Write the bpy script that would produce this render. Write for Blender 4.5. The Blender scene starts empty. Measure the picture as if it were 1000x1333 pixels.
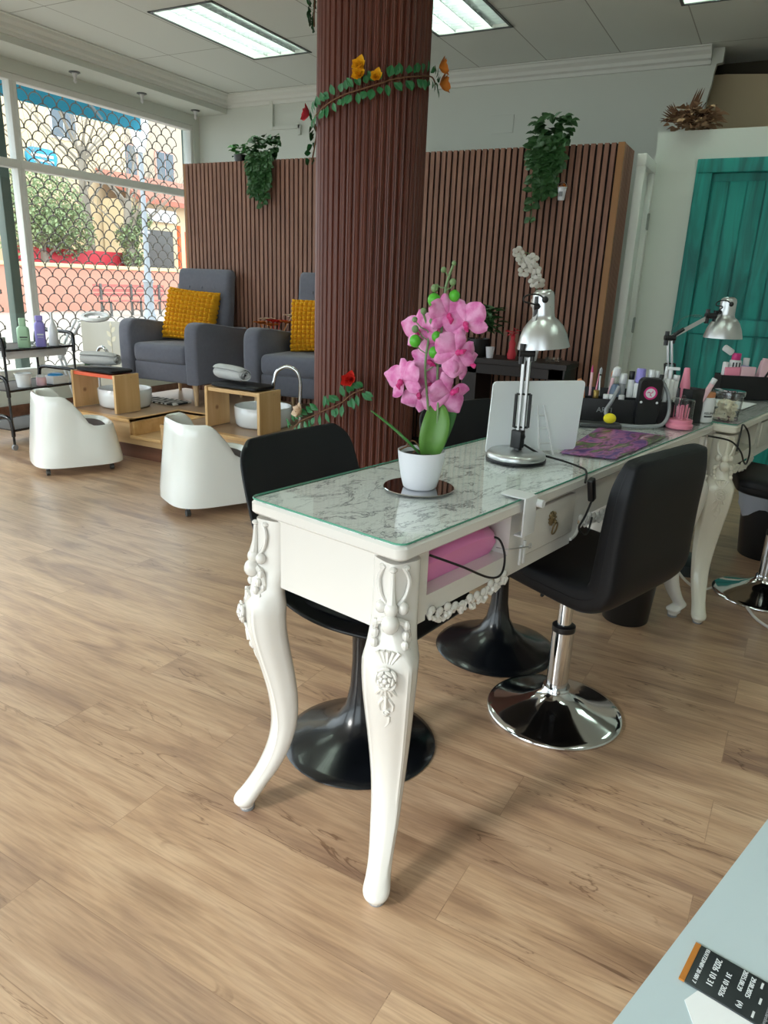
import bpy, bmesh, math, random
from mathutils import Vector, Matrix, Euler
PI = math.pi
R = math.radians
sc = bpy.context.scene
C = sc.collection
random.seed(7)
# ------------------------------------------------------------------ camera
CAM_H = 1.25
yaw, pit, rol = R(-27.5), R(17.7), R(2.25)
F0 = Vector((math.sin(yaw), math.cos(yaw), 0)); R0 = Vector((math.cos(yaw), -math.sin(yaw), 0)); U0 = Vector((0, 0, 1))
Fw = math.cos(pit)*F0 - math.sin(pit)*U0
Uw = math.sin(pit)*F0 + math.cos(pit)*U0
Rr = math.cos(rol)*R0 + math.sin(rol)*Uw
Ur = -math.sin(rol)*R0 + math.cos(rol)*Uw
cd = bpy.data.cameras.new('camera'); cam = bpy.data.objects.new('camera', cd); C.objects.link(cam)
cd.sensor_fit = 'HORIZONTAL'; cd.sensor_width = 36; cd.lens = 0.937*36; cd.clip_start = .05; cd.clip_end = 200
cam.matrix_world = Matrix(((Rr.x, Ur.x, -Fw.x, 0), (Rr.y, Ur.y, -Fw.y, 0), (Rr.z, Ur.z, -Fw.z, CAM_H), (0, 0, 0, 1)))
sc.camera = cam
# ------------------------------------------------------------------ world, sun, exposure
SKY = 3.0; SUN = 1.9; TUBE = 9.0; EXPO = 0.40
w = bpy.data.worlds.new('sky'); sc.world = w; w.use_nodes = True
bg = w.node_tree.nodes['Background']; bg.inputs[0].default_value = (.86, .94, 1, 1); bg.inputs[1].default_value = SKY
sd = bpy.data.lights.new('sun', 'SUN'); sun = bpy.data.objects.new('sun', sd); C.objects.link(sun)
sd.energy = SUN; sd.angle = R(9); sd.color = (1, .97, .92)
sun.rotation_euler = Vector((.46, .89, -.58)).to_track_quat('-Z', 'Y').to_euler()
sc.view_settings.view_transform = 'Standard'; sc.view_settings.look = 'None'
sc.view_settings.exposure = EXPO; sc.view_settings.gamma = 1; sc.view_settings.use_curve_mapping = False

def portal(name, loc, rot, sx, sy):
    d = bpy.data.lights.new(name, 'AREA'); d.shape = 'RECTANGLE'; d.size = sx; d.size_y = sy; d.cycles.is_portal = True
    o = bpy.data.objects.new(name, d); o.location = loc; o.rotation_euler = rot; C.objects.link(o)
portal('window_portal_left', (-6.1, 2.4, 1.5), (0, R(-90), 0), 2.7, 8.2)
portal('window_portal_front', (-2.2, -1.75, 1.3), (R(90), 0, 0), 6.2, 2.4)

# ------------------------------------------------------------------ materials
def col(h):
    if isinstance(h, str):
        h = h.lstrip('#'); v = [int(h[i:i+2], 16)/255 for i in (0, 2, 4)]
        return tuple((x/12.92 if x <= .04045 else ((x+.055)/1.055)**2.4) for x in v) + (1,)
    return tuple(h) + ((1,) if len(h) == 3 else ())
M = {}
def mat(name, c, rough=.5, metal=0, bump=0, bscale=60, var=0, vscale=5, emit=0, coat=0, trans=0, spec=.5, sheen=0, alpha=1):
    m = bpy.data.materials.new(name); m.use_nodes = True; nt = m.node_tree; b = nt.nodes['Principled BSDF']
    c = col(c)
    b.inputs['Base Color'].default_value = c; b.inputs['Roughness'].default_value = rough; b.inputs['Metallic'].default_value = metal
    b.inputs['Specular IOR Level'].default_value = spec
    b.inputs['Coat Weight'].default_value = coat; b.inputs['Transmission Weight'].default_value = trans
    b.inputs['Sheen Weight'].default_value = sheen; b.inputs['Alpha'].default_value = alpha
    if emit: b.inputs['Emission Color'].default_value = c; b.inputs['Emission Strength'].default_value = emit
    tc = nt.nodes.new('ShaderNodeTexCoord')
    if var:
        n = nt.nodes.new('ShaderNodeTexNoise'); n.inputs['Scale'].default_value = vscale; n.inputs['Detail'].default_value = 5
        nt.links.new(tc.outputs['Object'], n.inputs['Vector'])
        mx = nt.nodes.new('ShaderNodeMix'); mx.data_type = 'RGBA'
        mx.inputs['A'].default_value = tuple(max(0, x*(1-var)) for x in c[:3]) + (1,)
        mx.inputs['B'].default_value = tuple(min(1, x*(1+var)) for x in c[:3]) + (1,)
        nt.links.new(n.outputs['Fac'], mx.inputs['Factor']); nt.links.new(mx.outputs['Result'], b.inputs['Base Color'])
    if bump:
        n = nt.nodes.new('ShaderNodeTexNoise'); n.inputs['Scale'].default_value = bscale; n.inputs['Detail'].default_value = 4
        nt.links.new(tc.outputs['Object'], n.inputs['Vector'])
        bp = nt.nodes.new('ShaderNodeBump'); bp.inputs['Strength'].default_value = bump; bp.inputs['Distance'].default_value = .002
        nt.links.new(n.outputs['Fac'], bp.inputs['Height']); nt.links.new(bp.outputs['Normal'], b.inputs['Normal'])
    M[name] = m
    return m

def woodmat(name, c1, c2, axis=2, scale=1.0, rough=.5, knots=False):
    m = bpy.data.materials.new(name); m.use_nodes = True; nt = m.node_tree; b = nt.nodes['Principled BSDF']; b.inputs['Roughness'].default_value = rough
    tc = nt.nodes.new('ShaderNodeTexCoord'); mp = nt.nodes.new('ShaderNodeMapping')
    s = [22*scale]*3; s[axis] = 1.6*scale
    mp.inputs['Scale'].default_value = s; nt.links.new(tc.outputs['Object'], mp.inputs['Vector'])
    n = nt.nodes.new('ShaderNodeTexNoise'); n.inputs['Scale'].default_value = 1; n.inputs['Detail'].default_value = 6; n.inputs['Distortion'].default_value = .6
    nt.links.new(mp.outputs['Vector'], n.inputs['Vector'])
    r = nt.nodes.new('ShaderNodeValToRGB'); r.color_ramp.elements[0].position = .3; r.color_ramp.elements[1].position = .7
    r.color_ramp.elements[0].color = col(c2); r.color_ramp.elements[1].color = col(c1)
    nt.links.new(n.outputs['Fac'], r.inputs['Fac'])
    out = r.outputs['Color']
    if knots:
        v = nt.nodes.new('ShaderNodeTexVoronoi'); v.inputs['Scale'].default_value = 7
        nt.links.new(tc.outputs['Object'], v.inputs['Vector'])
        r2 = nt.nodes.new('ShaderNodeValToRGB'); r2.color_ramp.elements[0].position = .06; r2.color_ramp.elements[1].position = .16
        r2.color_ramp.elements[0].color = (.35, .2, .1, 1); r2.color_ramp.elements[1].color = (1, 1, 1, 1)
        nt.links.new(v.outputs['Distance'], r2.inputs['Fac'])
        mx = nt.nodes.new('ShaderNodeMix'); mx.data_type = 'RGBA'; mx.blend_type = 'MULTIPLY'; mx.inputs['Factor'].default_value = 1
        nt.links.new(out, mx.inputs['A']); nt.links.new(r2.outputs['Color'], mx.inputs['B']); out = mx.outputs['Result']
    nt.links.new(out, b.inputs['Base Color'])
    M[name] = m; return m

mat('wall_white', '#d3d8d0', .85, var=.03, vscale=2)
mat('ceiling_trim', '#dfe2dc', .8)
mat('white_frame', '#e4e6e2', .45)
mat('white_lacquer', '#dedbd5', .22, coat=.4)
mat('antique_white', '#e3dfd0', .28, coat=.3)
mat('stool_white', '#f0f2ee', .16, coat=.6)
mat('porcelain', '#e6eaec', .12, coat=.6)
mat('chrome', '#d8dadc', .08, 1)
mat('brushed', '#c6c8c9', .34, .9)
mat('steel_dark', '#5c5f60', .4, .8)
mat('grille_metal', '#77706a', .45, .6)
mat('black_leather', '#0d0f14', .5, bump=.1, bscale=300, spec=.3)
mat('black_gloss', '#0a0d12', .24, coat=.2)
mat('black_satin', '#101216', .42, spec=.35)
mat('black_plastic', '#101114', .4)
mat('black_matte', '#0c0c0d', .75)
mat('pad_dark', '#2b2326', .5)
mat('fabric_grey', '#62646f', .95, bump=.6, bscale=400, var=.14, vscale=40, sheen=.2)
mat('mustard', '#dba010', .95, var=.06, vscale=60)
mat('towel', '#b9bab9', 1, bump=1, bscale=350, var=.06, vscale=60)
mat('teal', '#0d7f78', .55, var=.14, vscale=3)
mat('storage_brown', '#b8a98c', .9, var=.08, vscale=2)
mat('gap_dark', '#4a463c', .95)
mat('blue_grey', '#5f6f86', .3)
mat('pot_black', '#131313', .35)
mat('pot_white', '#e2e3e9', .3)
mat('soil', '#35322f', 1, bump=1, bscale=200)
mat('leaf_green', '#3c7a34', .45, var=.25, vscale=25)
mat('leaf_dark', '#2c5428', .5, var=.3, vscale=20)
mat('leaf_garland', '#1f6a38', .45, var=.35, vscale=60)
mat('leaf_orchid', '#5b8a3a', .4, var=.2, vscale=14)
mat('stem_green', '#6f8a5a', .5)
mat('vine_brown', '#6b4a30', .8)
mat('bud_green', '#4fae2a', .4)
mat('red_flower', '#d22a20', .6); mat('pink_red', '#d13a48', .6); mat('yellow_flower', '#f0b418', .6)
mat('orange_flower', '#d9802f', .6); mat('cream_flower', '#e4cdb4', .7); mat('white_petal', '#d9d6cc', .6)
mat('dried', '#a8886a', .9, var=.3, vscale=30); mat('dried_dark', '#5d3f2a', .9, var=.3, vscale=30)
mat('pink_device', '#f08cc6', .3); mat('pink', '#e58aa2', .4); mat('light_pink', '#e0b8c0', .4)
mat('magenta', '#c8307a', .4); mat('lavender', '#8f86cf', .35); mat('pale_green', '#a9cfae', .35); mat('white_plastic', '#dcdedf', .35)
mat('orange_skin', '#c98a5f', .5); mat('blue_plastic', '#2f8fd0', .4); mat('yellow_sponge', '#e5d428', .95, bump=1, bscale=150)
mat('gold', '#8a7440', .35, .8); mat('bronze', '#7a6a4c', .4, .7); mat('cream', '#f3ead2', .6); mat('grey_plastic', '#8c8f92', .5)
mat('cable_black', '#0c0c0c', .5); mat('cable_white', '#d7d1cc', .5)
mat('platform_top', '#a58a70', .35, var=.12, vscale=6)
mat('counter', '#bdced4', .3); mat('paper', '#eef2f4', .7); mat('label_orange', '#b8752a', .5); mat('label_black', '#20282b', .4); mat('ink_white', '#d6dcde', .6); mat('ink_dark', '#22262a', .6)
mat('panel_grey', '#b6b3a6', .3, var=.05); mat('panel_flower', '#d8d2ba', .5)
mat('zebra', '#d9d6cc', .9)
mat('hinge', '#8f968f', .3, .8)
mat('carcass', '#221a18', .5)
mat('partition_back', '#150f0d', .9)
mat('corner_wood', '#96683a', .5, var=.15, vscale=8)
mat('orange_board', '#e0603c', .5)
# outdoor
mat('paving', '#a89f95', .9, var=.08, vscale=1.5); mat('pink_wall', '#cf8f7c', .9, var=.08, vscale=1); mat('cap_cream', '#dcc79a', .9)
mat('facade_yellow', '#dcc8a4', .9, var=.06, vscale=.6); mat('facade_grey', '#b9ab98', .9, var=.1, vscale=.8); mat('facade_pink', '#d9a79a', .9)
mat('awning_teal', '#1f9ab8', .7, var=.05); mat('tree_bark', '#8d8478', .95, bump=1, bscale=20); mat('tree_leaf', '#8a9a70', .8, var=.35, vscale=3)
mat('gate_dark', '#5a5a58', .6); mat('gate_orange', '#e2602c', .6); mat('red_paint', '#c22f3c', .6); mat('sign_white', '#e9edf0', .5); mat('sign_blue', '#2b9cc4', .5)
mat('pole_grey', '#868c92', .6); mat('bench_red', '#b0625c', .6); mat('window_dark', '#5a6670', .2); mat('roof_tile', '#b5705e', .9)
mat('post_green', '#46564e', .5)
mat('slat_black', '#120d0b', .8)
woodmat('slat_wood', '#956c58', '#775141', 2, 1.2, .6)
woodmat('pillar_wood', '#643121', '#54271a', 2, .8, .42)
woodmat('pine', '#e0bd8a', '#cba068', 2, .7, .45, knots=True)
woodmat('pine_x', '#dcb682', '#c59a62', 0, .7, .4)
woodmat('skirt_wood', '#7b5340', '#5f3d2e', 0, .7, .5)
woodmat('leg_wood', '#c9ac86', '#b4946c', 2, 1.5, .5)
woodmat('front_wood', '#d2b186', '#bd976a', 0, .6, .45)

def nodes(m): return m.node_tree, m.node_tree.nodes, m.node_tree.links
# floor planks running along X
def floor_mat():
    m = bpy.data.materials.new('oak_planks'); m.use_nodes = True; nt, N, L = nodes(m); b = N['Principled BSDF']
    tc = N.new('ShaderNodeTexCoord'); mp = N.new('ShaderNodeMapping'); mp.inputs['Rotation'].default_value = (0, 0, R(2)); L.new(tc.outputs['Object'], mp.inputs['Vector'])
    br = N.new('ShaderNodeTexBrick'); br.offset = .37; br.inputs['Scale'].default_value = 1
    br.inputs['Brick Width'].default_value = 1.22; br.inputs['Row Height'].default_value = .18; br.inputs['Mortar Size'].default_value = .0011; br.inputs['Mortar Smooth'].default_value = .3; br.inputs['Bias'].default_value = 0
    br.inputs['Color1'].default_value = (0, 0, 0, 1); br.inputs['Color2'].default_value = (1, 1, 1, 1); br.inputs['Mortar'].default_value = (.5, .5, .5, 1)
    L.new(mp.outputs['Vector'], br.inputs['Vector'])
    # per plank offset for the grain
    sep = N.new('ShaderNodeSeparateColor'); L.new(br.outputs['Color'], sep.inputs[0])
    cmb = N.new('ShaderNodeCombineXYZ'); mul = N.new('ShaderNodeMath'); mul.operation = 'MULTIPLY'; mul.inputs[1].default_value = 37
    L.new(sep.outputs[0], mul.inputs[0]); L.new(mul.outputs[0], cmb.inputs[0]); L.new(mul.outputs[0], cmb.inputs[2])
    add = N.new('ShaderNodeVectorMath'); add.operation = 'ADD'; L.new(mp.outputs['Vector'], add.inputs[0]); L.new(cmb.outputs[0], add.inputs[1])
    def noise(sx, sy, det, dist, sc_=1):
        q = N.new('ShaderNodeMapping'); q.inputs['Scale'].default_value = (sx, sy, 1); L.new(add.outputs[0], q.inputs['Vector'])
        n = N.new('ShaderNodeTexNoise'); n.inputs['Scale'].default_value = sc_; n.inputs['Detail'].default_value = det; n.inputs['Distortion'].default_value = dist
        L.new(q.outputs['Vector'], n.inputs['Vector']); return n
    fine = noise(9, 150, 8, .5); broad = noise(1.6, 9, 4, 1.1); crack = noise(1.5, 11, 5, 1.6)
    r1 = N.new('ShaderNodeValToRGB'); e = r1.color_ramp.elements
    e[0].position = .28; e[0].color = col('#937562'); e[1].position = .68; e[1].color = col('#c6a88c')
    k = r1.color_ramp.elements.new(.48); k.color = col('#b59579')
    L.new(broad.outputs['Fac'], r1.inputs['Fac'])
    r2 = N.new('ShaderNodeValToRGB'); e = r2.color_ramp.elements; e[0].position = .3; e[0].color = (.77, .74, .73, 1); e[1].position = .60; e[1].color = (1.03, 1.03, 1.02, 1)
    L.new(fine.outputs['Fac'], r2.inputs['Fac'])
    def mulmix(a, bb, f=1):
        mx = N.new('ShaderNodeMix'); mx.data_type = 'RGBA'; mx.blend_type = 'MULTIPLY'; mx.inputs['Factor'].default_value = f
        L.new(a, mx.inputs['A']); L.new(bb, mx.inputs['B']); return mx.outputs['Result']
    c = mulmix(r1.outputs['Color'], r2.outputs['Color'])
    # dark crack lines: narrow band of a noise
    sub = N.new('ShaderNodeMath'); sub.operation = 'SUBTRACT'; sub.inputs[1].default_value = .53; L.new(crack.outputs['Fac'], sub.inputs[0])
    ab = N.new('ShaderNodeMath'); ab.operation = 'ABSOLUTE'; L.new(sub.outputs[0], ab.inputs[0])
    r3 = N.new('ShaderNodeValToRGB'); e = r3.color_ramp.elements; e[0].position = 0; e[0].color = (.50, .43, .40, 1); e[1].position = .014; e[1].color = (1, 1, 1, 1)
    L.new(ab.outputs[0], r3.inputs['Fac'])
    gate = noise(1.2, 4, 2, 0); r4 = N.new('ShaderNodeValToRGB'); r4.color_ramp.elements[0].position = .5; r4.color_ramp.elements[1].position = .58
    L.new(gate.outputs['Fac'], r4.inputs['Fac'])
    mx = N.new('ShaderNodeMix'); mx.data_type = 'RGBA'; mx.inputs['A'].default_value = (1, 1, 1, 1)
    L.new(r4.outputs['Color'], mx.inputs['Factor']); L.new(r3.outputs['Color'], mx.inputs['B'])
    c = mulmix(c, mx.outputs['Result'])
    # knots
    vq = N.new('ShaderNodeMapping'); vq.inputs['Scale'].default_value = (1.6, 5, 1); L.new(add.outputs[0], vq.inputs['Vector'])
    vo = N.new('ShaderNodeTexVoronoi'); vo.inputs['Scale'].default_value = 1; L.new(vq.outputs['Vector'], vo.inputs['Vector'])
    r5 = N.new('ShaderNodeValToRGB'); e = r5.color_ramp.elements; e[0].position = .03; e[0].color = (.45, .38, .35, 1); e[1].position = .26; e[1].color = (1, 1, 1, 1)
    L.new(vo.outputs['Distance'], r5.inputs['Fac']); c = mulmix(c, r5.outputs['Color'], .75)
    # plank tint
    r6 = N.new('ShaderNodeValToRGB'); e = r6.color_ramp.elements; e[0].color = (.90, .87, .86, 1); e[1].color = (1.06, 1.04, 1.0, 1); L.new(sep.outputs[0], r6.inputs['Fac'])
    c = mulmix(c, r6.outputs['Color'])
    r7 = N.new('ShaderNodeValToRGB'); e = r7.color_ramp.elements; e[0].color = (1, 1, 1, 1); e[1].color = (.72, .68, .66, 1); L.new(br.outputs['Fac'], r7.inputs['Fac'])
    c = mulmix(c, r7.outputs['Color'])
    L.new(c, b.inputs['Base Color']); b.inputs['Roughness'].default_value = .34; b.inputs['Specular IOR Level'].default_value = .5; b.inputs['Coat Weight'].default_value = .35; b.inputs['Coat Roughness'].default_value = .32
    bp = N.new('ShaderNodeBump'); bp.inputs['Strength'].default_value = .12; bp.inputs['Distance'].default_value = .002; L.new(fine.outputs['Fac'], bp.inputs['Height']); L.new(bp.outputs['Normal'], b.inputs['Normal'])
    return m
M['floor'] = floor_mat()

def ceil_mat():
    m = bpy.data.materials.new('ceiling_tile'); m.use_nodes = True; nt, N, L = nodes(m); b = N['Principled BSDF']; b.inputs['Roughness'].default_value = .9
    tc = N.new('ShaderNodeTexCoord'); sp = N.new('ShaderNodeSeparateXYZ'); L.new(tc.outputs['Object'], sp.inputs[0])
    fac = []
    for ax, per, off in ((0, .58, .296), (1, 1.2, .78)):
        a = N.new('ShaderNodeMath'); a.operation = 'ADD'; a.inputs[1].default_value = off + per*20; L.new(sp.outputs[ax], a.inputs[0])
        d = N.new('ShaderNodeMath'); d.operation = 'MODULO'; d.inputs[1].default_value = per; L.new(a.outputs[0], d.inputs[0])
        s = N.new('ShaderNodeMath'); s.operation = 'LESS_THAN'; s.inputs[1].default_value = .008; L.new(d.outputs[0], s.inputs[0]); fac.append(s)
    mx = N.new('ShaderNodeMath'); mx.operation = 'MAXIMUM'; L.new(fac[0].outputs[0], mx.inputs[0]); L.new(fac[1].outputs[0], mx.inputs[1])
    mi = N.new('ShaderNodeMix'); mi.data_type = 'RGBA'; mi.inputs['A'].default_value = col('#dfe4df'); mi.inputs['B'].default_value = col('#a4a7a0')
    L.new(mx.outputs[0], mi.inputs['Factor']); L.new(mi.outputs['Result'], b.inputs['Base Color']); return m
M['ceiling'] = ceil_mat()

def marble_mat():
    m = bpy.data.materials.new('marble'); m.use_nodes = True; nt, N, L = nodes(m); b = N['Principled BSDF']; b.inputs['Roughness'].default_value = .18
    tc = N.new('ShaderNodeTexCoord')
    def vein(scale, width, dark, rot, dist):
        mp = N.new('ShaderNodeMapping'); mp.inputs['Rotation'].default_value = (0, 0, rot); mp.inputs['Scale'].default_value = (1, 2.3, 1); L.new(tc.outputs['Object'], mp.inputs['Vector'])
        n = N.new('ShaderNodeTexNoise'); n.inputs['Scale'].default_value = scale; n.inputs['Detail'].default_value = 7; n.inputs['Roughness'].default_value = .62; n.inputs['Distortion'].default_value = dist
        L.new(mp.outputs['Vector'], n.inputs['Vector'])
        s = N.new('ShaderNodeMath'); s.operation = 'SUBTRACT'; s.inputs[1].default_value = .5; L.new(n.outputs['Fac'], s.inputs[0])
        a = N.new('ShaderNodeMath'); a.operation = 'ABSOLUTE'; L.new(s.outputs[0], a.inputs[0])
        r = N.new('ShaderNodeValToRGB'); e = r.color_ramp.elements; e[0].position = 0; e[0].color = dark; e[1].position = width; e[1].color = (1, 1, 1, 1)
        L.new(a.outputs[0], r.inputs['Fac']); return r.outputs['Color']
    v1 = vein(4.2, .017, (.30, .31, .34, 1), .5, .8); v2 = vein(10, .016, (.62, .63, .66, 1), .9, .5)
    mx = N.new('ShaderNodeMix'); mx.data_type = 'RGBA'; mx.blend_type = 'MULTIPLY'; mx.inputs['Factor'].default_value = 1; L.new(v1, mx.inputs['A']); L.new(v2, mx.inputs['B'])
    m2 = N.new('ShaderNodeMix'); m2.data_type = 'RGBA'; m2.blend_type = 'MULTIPLY'; m2.inputs['Factor'].default_value = 1; m2.inputs['B'].default_value = col('#f6f8f8'); L.new(mx.outputs['Result'], m2.inputs['A'])
    L.new(m2.outputs['Result'], b.inputs['Base Color']); return m
M['marble'] = marble_mat()

def glass_mat(name, tint, gloss):
    m = bpy.data.materials.new(name); m.use_nodes = True; nt, N, L = nodes(m); N.remove(N['Principled BSDF']); o = N['Material Output']
    t = N.new('ShaderNodeBsdfTransparent'); t.inputs[0].default_value = tint; g = N.new('ShaderNodeBsdfGlossy'); g.inputs['Roughness'].default_value = .02
    f = N.new('ShaderNodeLayerWeight'); pw = N.new('ShaderNodeMath'); pw.operation = 'POWER'; pw.inputs[1].default_value = 4; L.new(f.outputs['Facing'], pw.inputs[0]); k = N.new('ShaderNodeMath'); k.operation = 'MULTIPLY_ADD'; k.inputs[1].default_value = .8*gloss; k.inputs[2].default_value = .035*gloss
    x = N.new('ShaderNodeMixShader'); L.new(pw.outputs[0], k.inputs[0]); L.new(k.outputs[0], x.inputs[0]); L.new(t.outputs[0], x.inputs[1]); L.new(g.outputs[0], x.inputs[2]); L.new(x.outputs[0], o.inputs[0])
    M[name] = m
glass_mat('clear_glass', (.985, .995, .99, 1), .6); glass_mat('window_glass', (.97, .99, .985, 1), .7)
glass_mat('clear_plastic', (.95, .96, .955, 1), 1.6)
mat('glass_edge', '#4f9a82', .1, coat=.5)
mat('mirror', '#c9cbcd', .04, 1)

def petal_mat():
    m = bpy.data.materials.new('orchid_pink'); m.use_nodes = True; nt, N, L = nodes(m); b = N['Principled BSDF']; b.inputs['Roughness'].default_value = .5
    tc = N.new('ShaderNodeTexCoord'); n = N.new('ShaderNodeTexNoise'); n.inputs['Scale'].default_value = 45; n.inputs['Detail'].default_value = 4; L.new(tc.outputs['Object'], n.inputs['Vector'])
    r = N.new('ShaderNodeValToRGB'); r.color_ramp.elements[0].position = .35; r.color_ramp.elements[0].color = col('#cf64a4'); r.color_ramp.elements[1].position = .65; r.color_ramp.elements[1].color = col('#e6a0cc')
    L.new(n.outputs['Fac'], r.inputs['Fac']); L.new(r.outputs['Color'], b.inputs['Base Color']); M['petal'] = m
petal_mat()
def mat_mat():
    m = bpy.data.materials.new('orchid_print'); m.use_nodes = True; nt, N, L = nodes(m); b = N['Principled BSDF']; b.inputs['Roughness'].default_value = .35
    tc = N.new('ShaderNodeTexCoord'); mp = N.new('ShaderNodeMapping'); mp.inputs['Scale'].default_value = (6, 16, 1); mp.inputs['Rotation'].default_value = (0, 0, .5); L.new(tc.outputs['Object'], mp.inputs['Vector'])
    n = N.new('ShaderNodeTexNoise'); n.inputs['Scale'].default_value = 1.3; n.inputs['Detail'].default_value = 3; n.inputs['Distortion'].default_value = 1.2; L.new(mp.outputs['Vector'], n.inputs['Vector'])
    r = N.new('ShaderNodeValToRGB'); e = r.color_ramp.elements; e[0].position = .25; e[0].color = col('#1f3a70'); e[1].position = .75; e[1].color = col('#c9c4d8')
    for p, c in ((.38, '#5b3a86'), (.47, '#b0649c'), (.53, '#5a2a52'), (.6, '#4f7f3a'), (.66, '#b9708f')): k = e.new(p); k.color = col(c)
    L.new(n.outputs['Fac'], r.inputs['Fac']); L.new(r.outputs['Color'], b.inputs['Base Color']); M['print'] = m
mat_mat()
def zebra_mat():
    m = M['zebra']; nt, N, L = nodes(m); b = N['Principled BSDF']; tc = N.new('ShaderNodeTexCoord')
    wv = N.new('ShaderNodeTexWave'); wv.inputs['Scale'].default_value = 6; wv.inputs['Distortion'].default_value = 9; wv.inputs['Detail'].default_value = 2; L.new(tc.outputs['Object'], wv.inputs['Vector'])
    r = N.new('ShaderNodeValToRGB'); r.color_ramp.interpolation = 'CONSTANT'; r.color_ramp.elements[0].color = (.03, .03, .03, 1); r.color_ramp.elements[1].position = .5; r.color_ramp.elements[1].color = (.7, .68, .63, 1)
    L.new(wv.outputs['Fac'], r.inputs['Fac']); L.new(r.outputs['Color'], b.inputs['Base Color'])
zebra_mat()
def teal_mat():
    m = M['teal']; nt, N, L = nodes(m); b = N['Principled BSDF']; tc = N.new('ShaderNodeTexCoord'); mp = N.new('ShaderNodeMapping'); mp.inputs['Scale'].default_value = (14, 14, 1.6); L.new(tc.outputs['Object'], mp.inputs['Vector'])
    n = N.new('ShaderNodeTexNoise'); n.inputs['Scale'].default_value = 1; n.inputs['Detail'].default_value = 4; n.inputs['Distortion'].default_value = .8; L.new(mp.outputs['Vector'], n.inputs['Vector'])
    r = N.new('ShaderNodeValToRGB'); r.color_ramp.elements[0].position = .36; r.color_ramp.elements[0].color = col('#0a6a66'); r.color_ramp.elements[1].position = .62; r.color_ramp.elements[1].color = col('#15968c')
    L.new(n.outputs['Fac'], r.inputs['Fac']); L.new(r.outputs['Color'], b.inputs['Base Color'])
teal_mat()

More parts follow.
